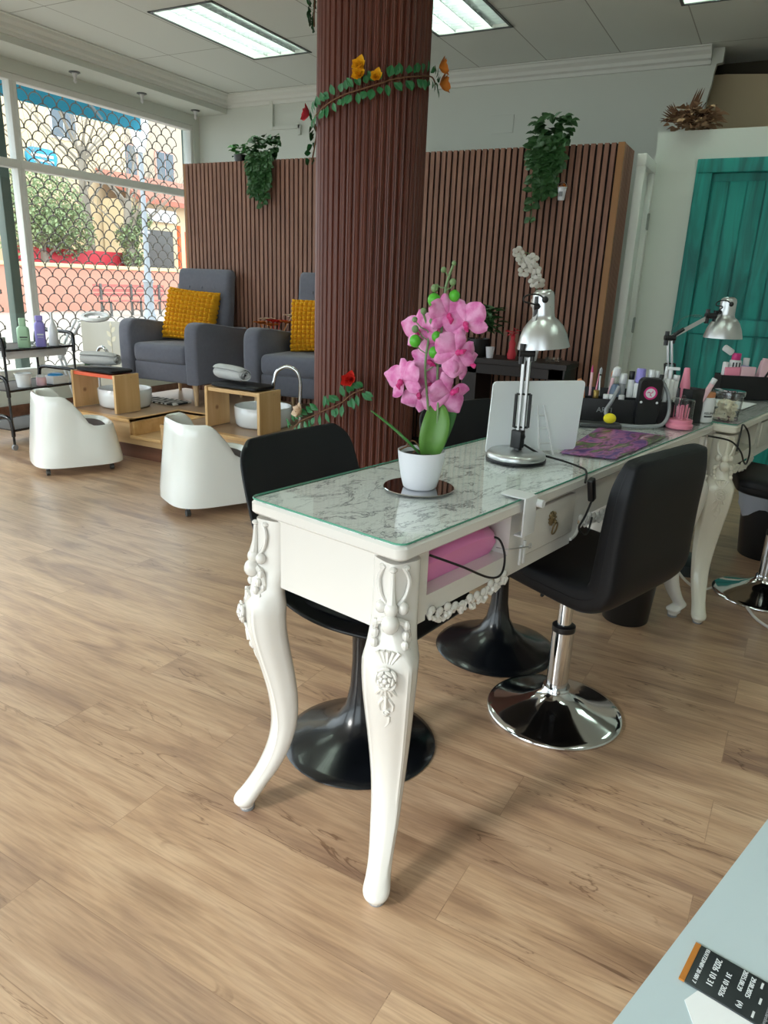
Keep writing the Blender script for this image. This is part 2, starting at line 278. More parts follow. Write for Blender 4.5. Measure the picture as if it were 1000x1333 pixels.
# ------------------------------------------------------------------ mesh builder
class MB:
    def __init__(s): s.v = []; s.f = []; s.m = []; s.mi = 0
    def add(s, vs, fs, T=None):
        n = len(s.v)
        s.v += [tuple(T @ Vector(p)) if T is not None else tuple(p) for p in vs]
        s.f += [tuple(i+n for i in f) for f in fs]; s.m += [s.mi]*len(fs); return s
    def use(s, i): s.mi = i; return s
    def box(s, x0, x1, y0, y1, z0, z1, bev=0, T=None):
        if bev:
            bm = bmesh.new(); bmesh.ops.create_cube(bm, size=1)
            for q in bm.verts: q.co = Vector(((x0+x1)/2+q.co.x*(x1-x0), (y0+y1)/2+q.co.y*(y1-y0), (z0+z1)/2+q.co.z*(z1-z0)))
            bmesh.ops.bevel(bm, geom=bm.edges[:], offset=bev, segments=3, profile=.5, affect='EDGES')
            bm.verts.index_update(); s.add([q.co.copy() for q in bm.verts], [[q.index for q in f.verts] for f in bm.faces], T); bm.free(); return s
        vs = [(x, y, z) for z in (z0, z1) for y in (y0, y1) for x in (x0, x1)]
        return s.add(vs, [(0, 2, 3, 1), (4, 5, 7, 6), (0, 1, 5, 4), (2, 6, 7, 3), (0, 4, 6, 2), (1, 3, 7, 5)], T)
    def loft(s, rings, caps=True, closed=True, T=None, ring_closed=False):
        n = len(rings[0]); vs = [p for r in rings for p in r]; fs = []
        m = len(rings)
        for i in range(m if ring_closed else m-1):
            a = i*n; b = ((i+1) % m)*n
            for j in range(n if closed else n-1):
                k = (j+1) % n; fs.append((a+j, a+k, b+k, b+j))
        if caps and not ring_closed: fs += [tuple(reversed(range(n))), tuple((m-1)*n+j for j in range(n))]
        return s.add(vs, fs, T)
    def lathe(s, prof, seg=24, c=(0, 0, 0), T=None, caps=True):
        rings = [[(c[0]+r*math.cos(2*PI*j/seg), c[1]+r*math.sin(2*PI*j/seg), c[2]+z) for j in range(seg)] for r, z in prof]
        return s.loft(rings, caps, T=T)
    def tube(s, pts, r, seg=8, closed=False, T=None):
        pts = [Vector(p) for p in pts]; n = len(pts); rr = r if isinstance(r, (list, tuple)) else [r]*n
        rings = []; up = None
        for i, p in enumerate(pts):
            a = pts[(i-1) % n] if (closed or i > 0) else p; b = pts[(i+1) % n] if (closed or i < n-1) else p
            t = (b-a); t = t.normalized() if t.length > 1e-9 else Vector((0, 0, 1))
            if up is None: up = t.orthogonal().normalized()
            up = (up - up.dot(t)*t); up = up.normalized() if up.length > 1e-6 else t.orthogonal().normalized()
            q = t.cross(up)
            rings.append([p + rr[i]*(math.cos(2*PI*j/seg)*up + math.sin(2*PI*j/seg)*q) for j in range(seg)])
        return s.loft(rings, not closed, T=T, ring_closed=closed)
    def ball(s, c, r, sx=1, sy=1, sz=1, seg=12, T=None):
        k = seg//2+1
        prof = [(max(1e-4, math.sin(PI*i/k)), -math.cos(PI*i/k)) for i in range(k+1)]
        rings = [[(c[0]+r*sx*a*math.cos(2*PI*j/seg), c[1]+r*sy*a*math.sin(2*PI*j/seg), c[2]+r*sz*b) for j in range(seg)] for a, b in prof]
        return s.loft(rings, True, T=T)
    def leaf(s, p, d, up, L, W, fold=.25, droop=.2):
        p = Vector(p); d = Vector(d).normalized(); up = Vector(up); q = d.cross(up)
        q = q.normalized() if q.length > 1e-5 else d.orthogonal().normalized(); n = q.cross(d).normalized()
        vs = [p]; 
        prof = [(.25, .7, 0), (.5, 1, -.05), (.78, .62, -.14)]
        for t, w_, dz in prof:
            cpt = p + d*L*t + n*L*droop*(-t*t)
            vs += [cpt - q*W*w_/2 + n*W*fold*w_, cpt, cpt + q*W*w_/2 + n*W*fold*w_]
        vs.append(p + d*L + n*L*droop*(-1))
        fs = [(0, 2, 1), (0, 3, 2)]
        for k in (0, 1):
            a = 1+3*k; fs += [(a, a+1, a+4, a+3), (a+1, a+2, a+5, a+4)]
        fs += [(7, 8, 10), (8, 9, 10)]
        return s.add(vs, fs)
    def build(s, name, m, parent=None, smooth=38, loc=None, rot=None, col_=None):
        me = bpy.data.meshes.new(name); me.from_pydata([tuple(p) for p in s.v], [], s.f)
        mats = m if isinstance(m, (list, tuple)) else [m]
        for k in mats: me.materials.append(M[k])
        if len(mats) > 1: me.polygons.foreach_set('material_index', s.m)
        bm = bmesh.new(); bm.from_mesh(me); bmesh.ops.recalc_face_normals(bm, faces=bm.faces[:]) if col_ is None else None; bm.to_mesh(me); bm.free()
        if smooth:
            me.polygons.foreach_set('use_smooth', [True]*len(me.polygons)); me.set_sharp_from_angle(angle=R(smooth))
        me.update()
        o = bpy.data.objects.new(name, me); C.objects.link(o)
        if parent is not None: o.parent = parent
        if loc is not None: o.location = loc
        if rot is not None: o.rotation_euler = rot
        return o
def tag(o, label, cat, group=None):
    o['label'] = label; o['category'] = cat
    if group: o['group'] = group
    return o
def thing(name, label, cat, loc=(0, 0, 0), rz=0, group=None):
    o = bpy.data.objects.new(name, None); C.objects.link(o); o.location = loc; o.rotation_euler = (0, 0, rz); o.empty_display_size = .05
    return tag(o, label, cat, group)
def struct(o): o['kind'] = 'structure'; return o
def dup(o, loc=None, rz=None, label=None, parent=None):
    c = o.copy(); C.objects.link(c)
    if parent is not None: c.parent = parent
    if loc is not None: c.location = loc
    if rz is not None: c.rotation_euler = (0, 0, rz)
    if label: c['label'] = label
    for ch in [x for x in bpy.data.objects if x.parent == o]: dup(ch, parent=c)
    return c
def rrect(x0, x1, y0, y1, r, z, n=6):
    out = []
    for cx, cy, a0 in ((x1-r, y1-r, 0), (x0+r, y1-r, 90), (x0+r, y0+r, 180), (x1-r, y0+r, 270)):
        for k in range(n+1):
            a = R(a0+90*k/n); out.append((cx+r*math.cos(a), cy+r*math.sin(a), z))
    return out
def slab(mb, x0, x1, y0, y1, z0, z1, r=.02, b=.003, T=None):
    return mb.loft([rrect(x0+b, x1-b, y0+b, y1-b, max(r-b, .001), z0), rrect(x0, x1, y0, y1, r, z0+b), rrect(x0, x1, y0, y1, r, z1-b), rrect(x0+b, x1-b, y0+b, y1-b, max(r-b, .001), z1)], T=T)
def text(s, size, loc, rot, m, parent, name='lettering', extrude=.0003, align='CENTER'):
    cu = bpy.data.curves.new('t', 'FONT'); cu.body = s; cu.size = size; cu.extrude = extrude; cu.align_x = align; cu.align_y = 'CENTER'
    t = bpy.data.objects.new('t', cu); C.objects.link(t); bpy.context.view_layer.update()
    me = bpy.data.meshes.new_from_object(t.evaluated_get(bpy.context.evaluated_depsgraph_get()))
    bpy.data.objects.remove(t); bpy.data.curves.remove(cu); me.materials.clear(); me.materials.append(M[m]); me.name = name
    o = bpy.data.objects.new(name, me); C.objects.link(o); o.parent = parent; o.location = loc; o.rotation_euler = rot; return o
def smoothpath(pts, n=6):
    P = [Vector(p) for p in pts]; out = []
    for i in range(len(P)-1):
        p0 = P[max(i-1, 0)]; p1 = P[i]; p2 = P[i+1]; p3 = P[min(i+2, len(P)-1)]
        for k in range(n):
            t = k/n; out.append(.5*((2*p1)+(p2-p0)*t+(2*p0-5*p1+4*p2-p3)*t*t+(3*p1-p0-3*p2+p3)*t**3))
    out.append(P[-1]); return out
def frame_T(d, up=(0, 0, 1)):
    """matrix whose z axis is d"""
    return Vector(d).normalized().to_track_quat('Z', 'Y').to_matrix().to_4x4()
# ================================================================== THE ROOM
CZ = 3.0
XL = -5.8; YB = 6.55; XR = 2.6; YF = -1.6
b = MB(); b.box(XL-.15, XR+.1, YF-.1, 7.1, -.06, 0); struct(b.build('floor', 'floor', smooth=0))
LIGHTS = [(-4.30, -3.74, 4.39, 5.57), (-2.60, -2.04, 4.39, 5.57), (-.90, -.34, 4.39, 5.57), (-4.30, -3.74, 1.2, 2.38), (-2.60, -2.04, 1.2, 2.38), (-.90, -.34, 1.2, 2.38), (.9, 1.46, 1.2, 2.38), (.9, 1.46, 4.39, 5.57)]
xs = sorted({XL-.15, XR+.1, *[l[0] for l in LIGHTS], *[l[1] for l in LIGHTS]}); ys = sorted({YF-.1, 7.1, *[l[2] for l in LIGHTS], *[l[3] for l in LIGHTS]})
b = MB()
for i in range(len(xs)-1):
    for j in range(len(ys)-1):
        if any(abs(xs[i]-l[0]) < .01 and abs(ys[j]-l[2]) < .01 for l in LIGHTS): continue
        b.box(xs[i], xs[i+1], ys[j], ys[j+1], CZ, CZ+.03)
struct(b.build('ceiling', 'ceiling', smooth=0))
b = MB(); b.box(XL-.15, XR+.1, YF-.1, 7.1, CZ+.18, CZ+.2); struct(b.build('trim_1', 'gap_dark', smooth=0))   # slab above the tiles
# dropped bulkhead and cornices
b = MB(); b.box(XL, -5.42, YF, YB, 2.84, CZ, 0); struct(b.build('trim_2', 'wall_white', smooth=0))
def cornice(name, p0, p1, n, prof):
    """prof: list of (out, z); p0->p1 the wall line, n the way out of the wall"""
    rings = [[(p[0]+n[0]*o, p[1]+n[1]*o, z) for o, z in prof] for p in (p0, p1)]
    return struct(MB().loft(rings).build(name, 'ceiling_trim', smooth=20))
cp = [(0, CZ-.11), (.02, CZ-.11), (.025, CZ-.085), (.05, CZ-.075), (.055, CZ-.05), (.09, CZ-.03), (.10, CZ-.012), (.12, CZ-.01), (.12, CZ-.001), (0, CZ-.001)]
cornice('trim_3', (-5.42, YF), (-5.42, YB), (1, 0), cp)
cornice('trim_4', (-5.42, YB), (-.80, YB), (0, -1), cp)
# walls
b = MB()
b.box(XL-.15, XL, YF-.1, YB+.05, 2.74, CZ+.1); b.box(XL-.15, XL, YF-.1, YB+.05, 0, .34)
b.box(XL-.15, XL, 6.46, YB+.05, .34, 2.74); b.box(XL-.15, XL, YF-.1, YF+.25, .34, 2.74)
struct(b.build('wall_left', 'wall_white', smooth=0))
# back wall: one sheet whose right end is broken off
prof = [(XL, 0), (-.96, 0), (-.96, 2.36), (-.955, 2.40), (-.90, 2.47), (-.88, 2.53), (-.83, 2.56), (-.80, 2.60), (-.79, 2.68), (-.775, 2.76), (-.77, 2.84), (-.76, 2.895), (-.72, 2.90), (-.72, CZ), (XL, CZ)]
b = MB(); b.loft([[(x, YB, z) for x, z in prof], [(x, YB+.06, z) for x, z in prof]]); struct(b.build('wall_back', 'wall_white', smooth=0))
prof = [(-1.2, 0), (XR, 0), (XR, 2.90), (.2, 2.875), (-.3, 2.83), (-.7, 2.86), (-1.2, 2.86)]
b = MB(); b.loft([[(x, 6.72, z) for x, z in prof], [(x, 6.78, z) for x, z in prof]]); struct(b.build('wall_storage', 'storage_brown', smooth=0))
b = MB(); b.box(XL-.15, XR+.1, 7.0, 7.1, 0, CZ+.2); b.box(-1.25, -1.2, YB+.06, 7.0, 0, CZ); struct(b.build('wall_rear', 'gap_dark', smooth=0))  # dark colour stands in for the shade in the gap above the storage wall
b = MB(); b.box(XR, XR+.1, YF-.1, 7.1, 0, CZ+.2); struct(b.build('wall_right', 'wall_white', smooth=0))
b = MB(); b.box(XL-.15, XL+.5, YF-.1, YF, 0, CZ+.1); b.box(XL+.5, .9, YF-.1, YF, 2.5, CZ+.1); b.box(XL+.5, .9, YF-.1, YF, 0, .12); b.box(.9, XR+.1, YF-.1, YF, 0, CZ+.1)  # unseen wall; opening narrowed and lintel lowered to darken the far right floor
struct(b.build('wall_front', 'wall_white', smooth=0))
# partition with the teal door and the narrow side wall
YT = 5.72
b = MB(); b.box(-.97, -.60, YT, YT+.09, 0, 2.30); b.box(-.60, .34, YT, YT+.09, 2.05, 2.30); b.box(.34, XR, YT, YT+.09, 0, 2.30)
struct(b.build('wall_partition', 'wall_white', smooth=0))
b = MB(); b.box(-1.06, -.97, 5.68, YT+.09, 0, 2.09); struct(b.build('wall_side', 'wall_white', smooth=0))
# small marks on the back wall: cover plate outline and boxed-in pipe
b = MB(); b.box(-2.51, -2.31, YB-.006, YB, 2.51, 2.65, .002); o = b.build('wall_cover_plate', 'wall_white', smooth=0); tag(o, 'square white cover plate on the back wall above the slats', 'cover plate')
b = MB(); b.box(-4.86, -4.82, YB-.03, YB, 2.66, 2.92); b.box(-4.82, -4.50, YB-.025, YB, 2.66, 2.69); b.box(-4.52, -4.49, YB-.025, YB, 2.60, 2.69)
struct(b.build('trim_6', 'wall_white', smooth=0))
b = MB(); b.box(XL, XL+.015, YF, YB, 0, .10, .003); struct(b.build('baseboard_left', 'skirt_wood', smooth=0))
# ceiling lights: the visible ones, plus unseen ones added to brighten the room
b0 = None
def ceiling_light(lx, label):
    x0, x1, y0, y1 = lx; t = thing('ceiling_light', label, 'ceiling light', ((x0+x1)/2, (y0+y1)/2, CZ), 0, 'recessed louvred ceiling lights')
    X, Y = (x1-x0)/2, (y1-y0)/2
    m = MB(); m.box(-X, X, -Y, Y, .10, .11); m.box(-X, -X+.006, -Y, Y, 0, .10); m.box(X-.006, X, -Y, Y, 0, .10); m.box(-X, X, -Y, -Y+.006, 0, .10); m.box(-X, X, Y-.006, Y, 0, .10)
    m.build('housing', 'white_frame', t, smooth=0)
    m = MB()
    for s in (-1, 1):
        m.box(s*X-(.012 if s < 0 else .008), s*X+(.008 if s < 0 else .012), -Y-.012, Y+.012, -.006, 0); m.box(-X-.012, X+.012, s*Y-(.012 if s < 0 else .008), s*Y+(.008 if s < 0 else .012), -.006, 0)
    m.build('frame', 'steel_dark', t, smooth=0)
    m = MB()
    for k in range(1, 4): m.box(-X+2*X*k/4-.003, -X+2*X*k/4+.003, -Y+.01, Y-.01, .005, .05)
    for k in range(1, 22): m.box(-X+.01, X-.01, -Y+2*Y*k/22-.0015, -Y+2*Y*k/22+.0015, .008, .05)
    m.build('louvre', 'brushed', t, smooth=0)
    for k in (0, 1, 2, 3):
        if k == 3 and x0 > -4: continue
        if k == 3: continue
        m = MB(); xx = -X+2*X*(k+.5)/4; m.tube([(xx, -Y+.03, .072), (xx, Y-.03, .072)], .019, 10); m.build('tube', 'tube_lit', t)
    return t
mat('tube_lit', (.84, 1, .88), emit=TUBE)
for k, (lx, la) in enumerate(zip(LIGHTS, ['recessed louvred ceiling light left of the brown pillar, above the armchairs', 'recessed louvred ceiling light just right of the brown pillar', 'ceiling light whose bright corner shows at the top right edge', 'added ceiling light brightening the left of the room, out of view', 'added ceiling light brightening the near end of the table, out of view', 'added ceiling light brightening the room above the camera, out of view', 'added ceiling light brightening the near right, out of view', 'added ceiling light brightening the far right, out of view'])):
    ceiling_light(lx, la)
# downlights in the bulkhead
for k, (x, y, la) in enumerate([(-5.62, 4.83, 'small round downlight under the window bulkhead, nearer the window mullion'), (-5.62, 5.58, 'small round downlight under the window bulkhead, nearer the slatted corner'), (-5.62, 6.3, 'small round downlight under the bulkhead in the far window corner')]):
    t = thing('downlight', la, 'downlight', (x, y, 2.84), 0, 'downlights over the window')
    MB().lathe([(.028, 0), (.045, 0), (.047, -.006), (.03, -.012), (.028, -.004)], 20).build('ring', 'steel_dark', t)
    MB().lathe([(.026, -.002), (.02, -.02), (.012, -.05), (.016, -.07), (.004, -.085)], 14).build('bulb', 'white_plastic', t)
# ------------------------------------------------------------------ windows
def window(n, y0, y1, z0=.34, z1=2.74, rail=2.07, pane=True):
    r = bpy.data.objects.new('window_%d' % n, None); C.objects.link(r); r.location = (XL-.06, (y0+y1)/2, 0); r['kind'] = 'structure'
    Y = (y1-y0)/2; f = .035
    m = MB()
    m.box(-.04, .05, -Y, Y, z0, z0+.06, .004); m.box(-.04, .05, -Y, Y, z1-.05, z1, .004); m.box(-.037, .047, -Y+.0005, -Y+f, z0+.002, z1-.002, .004); m.box(-.037, .047, Y-f, Y-.0005, z0+.002, z1-.002, .004); m.box(-.04, .06, -Y, Y, rail-.033, rail+.033, .004)
    m.build('window_frame', 'white_frame', r)
    MB().box(-.004, 0, -Y+f, Y-f, z0+.06, z1-.05).build('window_pane', 'window_glass', r, smooth=0)
    return r
window(1, 4.37, 6.46); window(2, 2.6, 4.37); window(3, .8, 2.6); window(4, -1.35, .8)
r = bpy.data.objects.new('window_5', None); C.objects.link(r); r.location = (-2.2, YF-.05, 0); r['kind'] = 'structure'
m = MB(); X = 3.1
for x in (-X+.03, -1.0, 1.0, X-.03): m.box(x-.03, x+.03, -.028, .028, .12, 2.5)
m.box(-X, X, -.03, .03, .12, .18); m.box(-X, X, -.03, .03, 2.44, 2.5); m.build('window_frame', 'white_frame', r, smooth=0)
MB().box(-X, X, -.003, 0, .18, 2.44).build('window_pane', 'window_glass', r, smooth=0)
# green side posts outside the glass
for y, la in ((4.345, 'dark green steel shutter post outside, beside the white window mullion'), (6.63, 'dark green steel shutter post outside the far window corner')):
    tag(MB().box(-6.09, -6.0, y-.045, y+.045, -.05, 2.75, .005).build('shutter_post', 'post_green'), la, 'post', 'shutter posts')
# roller shutter grilles of scale shaped wire
def grille(y0, y1, label):
    m = MB(); p = .142; rh = .076; n = int((y1-y0)/p); x = -6.045; row = 0; z = .2
    rad = p/2
    while z < 2.72:
        off = (p/2 if row % 2 else 0)
        for k in range(-1 if row % 2 else 0, n+1):
            cy = y0 + off + k*p + rad
            pts = []
            for j in range(9):
                a = PI*j/8; yy = cy-rad*math.cos(a); 
                if yy < y0-.01 or yy > y1+.01: continue
                pts.append((x, yy, z+rad*1.02*math.sin(a)))
            if len(pts) > 1: m.tube(pts, .005, 5)
            if y0 < cy-rad < y1: m.ball((x, cy-rad, z), 0.0105, seg=6)
        row += 1; z += rh
    return tag(m.build('shutter_grille', 'grille_metal', smooth=60), label, 'security grille', 'shutter grilles')
grille(4.40, 6.45, 'scale patterned metal shutter grille across the big window')
grille(2.72, 4.22, 'scale patterned metal shutter grille left of the window mullion')
# ------------------------------------------------------------------ slatted partition
YS = 4.95; XS0 = -4.56; XS1 = -1.03; ZS = 2.115
t = thing('slat_partition', 'tall brown vertical slat partition behind the armchairs and pillar', 'partition', (XS0, YS, 0))
L = XS1-XS0
MB().box(.01, L-.022, .016, .33, 0, ZS-.004).build('backing', 'partition_back', t, smooth=0)
m = MB(); n = 83; pt = (L-.045)/n
for k in range(n): m.box(.012+k*pt, .012+k*pt+.0275, 0, .018, 0, ZS)
m.build('front_slats', 'slat_wood', t, smooth=0)
m = MB()
for k in range(10): m.box(L-.022, L+.004, .030+k*.0305, .030+k*.0305+.017, 0, ZS)
m.build('side_slats', 'slat_wood', t, smooth=0)
MB().box(L-.035, L+.006, -.002, .02, 0, ZS+.002, .002).build('corner_strip', 'corner_wood', t, smooth=0)
MB().box(-.012, .012, -.002, .33, 0, ZS, .002).build('end_board', 'corner_wood', t, smooth=0)
# white door in the side wall
r = bpy.data.objects.new('door_1', None); C.objects.link(r); r.location = (-.985, 5.49, 0); r['kind'] = 'structure'
m = MB(); m.box(-.02, .035, -.20, -.15, 0, 2.08, .004); m.box(-.02, .035, .15, .20, 0, 2.08, .004); m.box(-.022, .038, -.202, .202, 2.03, 2.102, .004); m.build('door_frame', 'white_frame', r)
m = MB(); m.box(-.03, .0, -.15, .15, 0, 2.03); m.box(0, .006, -.12, .12, 1.15, 1.95, .002); m.box(0, .006, -.12, .12, .15, 1.0, .002); m.build('door_panel', 'white_frame', r)
for z in (.35, 1.02, 1.72):
    m = MB(); m.box(.036, .042, .118, .14, z-.05, z+.05, .002); m.tube([(.042, .146, z-.055), (.042, .146, z+.055)], .007, 8); m.build('hinge', 'hinge', r)
# teal door
r = bpy.data.objects.new('door_2', None); C.objects.link(r); r.location = (-.13, YT, 0); r['kind'] = 'structure'
m = MB(); m.box(-.555, -.45, -.03, .06, 0, 2.115, .006); m.box(.45, .555, -.03, .06, 0, 2.115, .006); m.box(-.555, .555, -.035, .06, 2.03, 2.118, .006); m.build('door_frame', 'teal', r)
m = MB(); m.box(-.45, .45, .02, .06, 0, 2.03)
for k in range(8): m.box(-.44+k*.11, -.44+k*.11+.10, .008, .02, 1.10, 1.98, .003); m.box(-.44+k*.11, -.44+k*.11+.10, .008, .02, .06, .98, .003)
m.box(-.45, .45, .0, .02, .985, 1.09, .004)
m.build('door_panel', 'teal', r)
# ------------------------------------------------------------------ pillar
PX, PY, PR = -1.868, 3.308, .262
b = MB(); NF = 46; ring = []
for k in range(NF*8):
    a = 2*PI*k/(NF*8); f = (k % 8)/8
    rr = PR + (-.013 if f in (0, .125) else -.011 + .011*math.sin(PI*max(0, (f-.125))/.875)**.5) - (.004 if f == .5 else 0)
    ring.append((rr*math.cos(a), rr*math.sin(a)))
b.loft([[(x, y, z) for x, y in ring] for z in (0, CZ)], caps=True)
o = b.build('pillar', 'pillar_wood', smooth=25, loc=(PX, PY, 0)); tag(o, 'thick round pillar clad in fluted reddish-brown wood', 'pillar')
# ------------------------------------------------------------------ platform
H = .27; PY0 = 3.565; PX0 = -4.66; PX1 = -2.45
t = thing('wooden_platform', 'low wooden platform with step recess carrying the two grey armchairs', 'platform', (0, 0, 0))
m = MB(); a, c, d = -3.885, -3.595, 4.05
m.box(PX0, a, PY0+.02, YS, .1, H-.018); m.box(c, PX1, PY0+.02, YS, .1, H-.018); m.box(a, c, d, YS, .1, H-.018); m.box(a, c, PY0+.02, d, .1, .155)
m.build('body', 'front_wood', t, smooth=0)
m = MB(); m.box(PX0, a, PY0+.05, YS, H-.018, H-.001); m.box(c, PX1, PY0+.05, YS, H-.018, H-.001); m.box(a, c, d, YS, H-.018, H-.001); m.build('deck', 'platform_top', t, smooth=0)
m = MB()
m.box(PX0, a, PY0-.008, PY0+.05, H-.02, H+.003, .003); m.box(c, PX1, PY0-.008, PY0+.05, H-.02, H+.003, .003); m.box(a-.035, a, PY0, d+.03, H-.02, H+.003, .003); m.box(c, c+.035, PY0, d+.03, H-.02, H+.003, .003); m.box(a-.03, c+.03, d, d+.035, H-.02, H+.003, .003)
m.box(a, c, PY0-.006, PY0+.03, .14, .16, .003); m.box(a, a+.02, PY0+.02, d, .155, H-.02); m.box(c-.02, c, PY0+.02, d, .155, H-.02); m.box(a, c, d-.02, d, .155, H-.02)
m.build('edge_trim', 'pine_x', t, smooth=0)
m = MB(); m.box(PX0, PX1, PY0, PY0+.02, .1, .142); m.box(PX0, a, PY0, PY0+.02, .14, H-.02); m.box(c, PX1, PY0, PY0+.02, .14, H-.02); m.build('front_board', 'front_wood', t, smooth=0)
MB().box(PX0, PX1, PY0+.012, PY0+.03, 0, .1).build('skirting', 'skirt_wood', t, smooth=0)
MB().box(-2.56, -2.49, PY0-.008, PY0, .12, .19, .003).build('socket', 'white_plastic', t)
# ================================================================== NAIL TABLES
TA = R(90-11.8); OX, OY, ZT = -.533, 1.101, .797
ca, sa = math.cos(TA), math.sin(TA)
def TL(u, v, z=ZT): return (OX + ca*u - sa*v, OY + sa*u + ca*v, z)
def leg_mb(hx, hy, dx, dy, foot=.095):
    """cabriole leg: hip at (hx,hy), outward direction (dx,dy)"""
    prof = [(.752, .0, .038, 4), (.70, .0, .038, 4), (.64, .004, .038, 4), (.60, .018, .041, 3.6), (.555, .030, .045, 3.4), (.50, .029, .044, 3.4), (.44, .018, .041, 3.4), (.37, .002, .037, 3.4), (.30, -.010, .033, 3.4), (.23, -.012, .029, 3.2), (.165, .002, .026, 3), (.11, .028, .0245, 2.8), (.075, .052, .0245, 2.4), (.05, .070, .027, 2.1), (.034, foot-.012, .029, 2), (.022, foot-.008, .026, 2), (.012, foot-.012, .019, 2), (.0, foot-.014, .017, 2)]
    m = MB(); D = Vector((dx, dy, 0)).normalized(); Q = Vector((-D.y, D.x, 0))
    # resample smoothly
    P = smoothpath([(p[0], p[1], p[2]) for p in prof], 3); E_ = smoothpath([(p[3], 0, 0) for p in prof], 3)
    rings = []
    for (z, o, w_), e in zip(P, E_):
        c = Vector((hx, hy, z)) + D*o; ring = []
        for j in range(28):
            a = 2*PI*j/28; ct, st = math.cos(a), math.sin(a); ex = 2/e[0]
            x = abs(ct)**ex*(1 if ct >= 0 else -1); y = abs(st)**ex*(1 if st >= 0 else -1)
            # groove down each side of the ridge
            g = 1 - .10*math.exp(-((abs(math.atan2(st, ct))-.50)/.09)**2)*(1 if .06 < z < .57 else .2) - .06*math.exp(-((abs(math.atan2(st, ct))-1.1)/.12)**2)*(1 if .06 < z < .57 else 0)
            kx, ky = (x+y)/math.sqrt(2), (y-x)/math.sqrt(2)
            if e[0] > 3: kx, ky = kx*1.0, ky*1.0
            else: kx, ky = x, y
            t_ = min(1, max(0, (z-.56)/.06)); kx = (x+y)/math.sqrt(2)*t_ + x*(1-t_); ky = (y-x)/math.sqrt(2)*t_ + y*(1-t_)
            kq = 1.0 + .22*min(1, max(0, (z-.05)/.1))*(1-t_); ring.append(c + (D*kx + Q*ky*kq)*w_*g)
        rings.append(ring)
    m.loft(rings)
    return m, D, Q
def leg_carving(hx, hy, D, Q, rich=True):
    m = MB()
    def at(o, q, z): return Vector((hx, hy, 0)) + D*o + Q*q + Vector((0, 0, z))
    s2 = .048
    # hanging drops and scrolls under the top
    for q in (-.022, 0, .022): m.ball(at(s2-abs(q)*.8, q, .742), .0085, 1, 1, .7, 8)
    m.tube([at(s2, 0, .742), at(s2+.002, 0, .70), at(s2+.006, 0, .672)], [.004, .006, .010], 8)
    for s in (-1, 1):
        m.tube(smoothpath([at(s2-.012, s*.018, .745), at(s2-.016, s*.029, .72), at(s2-.012, s*.025, .69), at(s2-.004, s*.012, .67)], 4), .0045, 6)
        m.ball(at(s2-.006, s*.021, .664), .012, 1, 1, 1.1, 10)
        m.tube(smoothpath([at(s2, s*.010, .64), at(s2-.006, s*.028, .63), at(s2-.01, s*.034, .60), at(s2+.006, s*.030, .585)], 4), [.007]*4+[.006]*4+[.005]*5, 6)
        for k in range(3): m.ball(at(s2-.004+k*.006, s*(.030), .63-k*.018), .008, 1, 1, 1.3, 8)
    m.ball(at(s2+.006, 0, .664), .014, 1, 1, 1.2, 10); m.ball(at(s2+.010, 0, .636), .018, 1, 1, 1.15, 12)
    # crown of leaves, rose, bud and tail on the knee
    fx = lambda z: .041 + {.59: .026, .57: .034, .545: .038, .50: .034, .46: .026, .42: .016, .39: .008, .36: .0}.get(z, .03)
    def surf(z):
        pts = [(.60, .060), (.57, .072), (.545, .078), (.50, .076), (.46, .064), (.42, .050), (.38, .037), (.34, .024)]
        for (z1, a1), (z2, a2) in zip(pts, pts[1:]):
            if z2 <= z <= z1: return a2 + (a1-a2)*(z-z2)/(z1-z2)
        return .06
    for k in range(-2, 3):
        a = k*.42; m.tube([at(surf(.565)-.002, .004*k, .560), at(surf(.58)+.002-.002*abs(k), .008*k+math.sin(a)*.008, .577+.008*math.cos(a))], [.0035, .0055], 6)
    cz = .532; o = surf(cz)
    m.ball(at(o-.004, 0, cz), .022, .55, .55, 1.0, 14)
    for rr, ph in ((.022, 0), (.016, .6), (.010, 1.1)):
        for k in range(5):
            pts = [at(o+.006+(.022-rr)*.45, rr*math.cos(ph+2*PI*k/5+t)*.9, cz+rr*math.sin(ph+2*PI*k/5+t)*1.05) for t in (0, .35, .7, 1.05)]
            m.tube(pts, [.002, .004, .004, .002], 6)
    m.ball(at(o+.012, 0, cz), .006, seg=8)
    for k in range(-2, 3): m.tube([at(surf(.50), .005*k, .508), at(surf(.48)+.001, .010*k, .487+.003*abs(k))], [.005, .003], 6)
    m.tube([at(surf(.49), 0, .49), at(surf(.465)+.002, .0, .462)], [.004, .006], 6)
    for s in (-1, 1): m.tube(smoothpath([at(surf(.48), s*.004, .485), at(surf(.465), s*.014, .468), at(surf(.45), s*.012, .452)], 3), .0035, 6)
    m.ball(at(surf(.445), 0, .447), .012, .6, .6, .9, 10)
    m.tube([at(surf(.445)+.006, .006*math.cos(t), .449+.005*math.sin(t)) for t in [x*.7 for x in range(8)]], .0022, 5)
    m.tube(smoothpath([at(surf(.435), .006, .437), at(surf(.42), .004, .418), at(surf(.40), -.006, .40), at(surf(.385), -.002, .382)], 4), [.005]*4+[.004]*4+[.003]*4+[.0015], 6)
    if rich:   # side foliage of the back leg silhouette
        for k in range(6):
            z = .60-k*.022
            for s in (-1, 1): m.ball(at(surf(z)-.022, s*.033, z), .009, 1, .8, 1.2, 8)
    return m
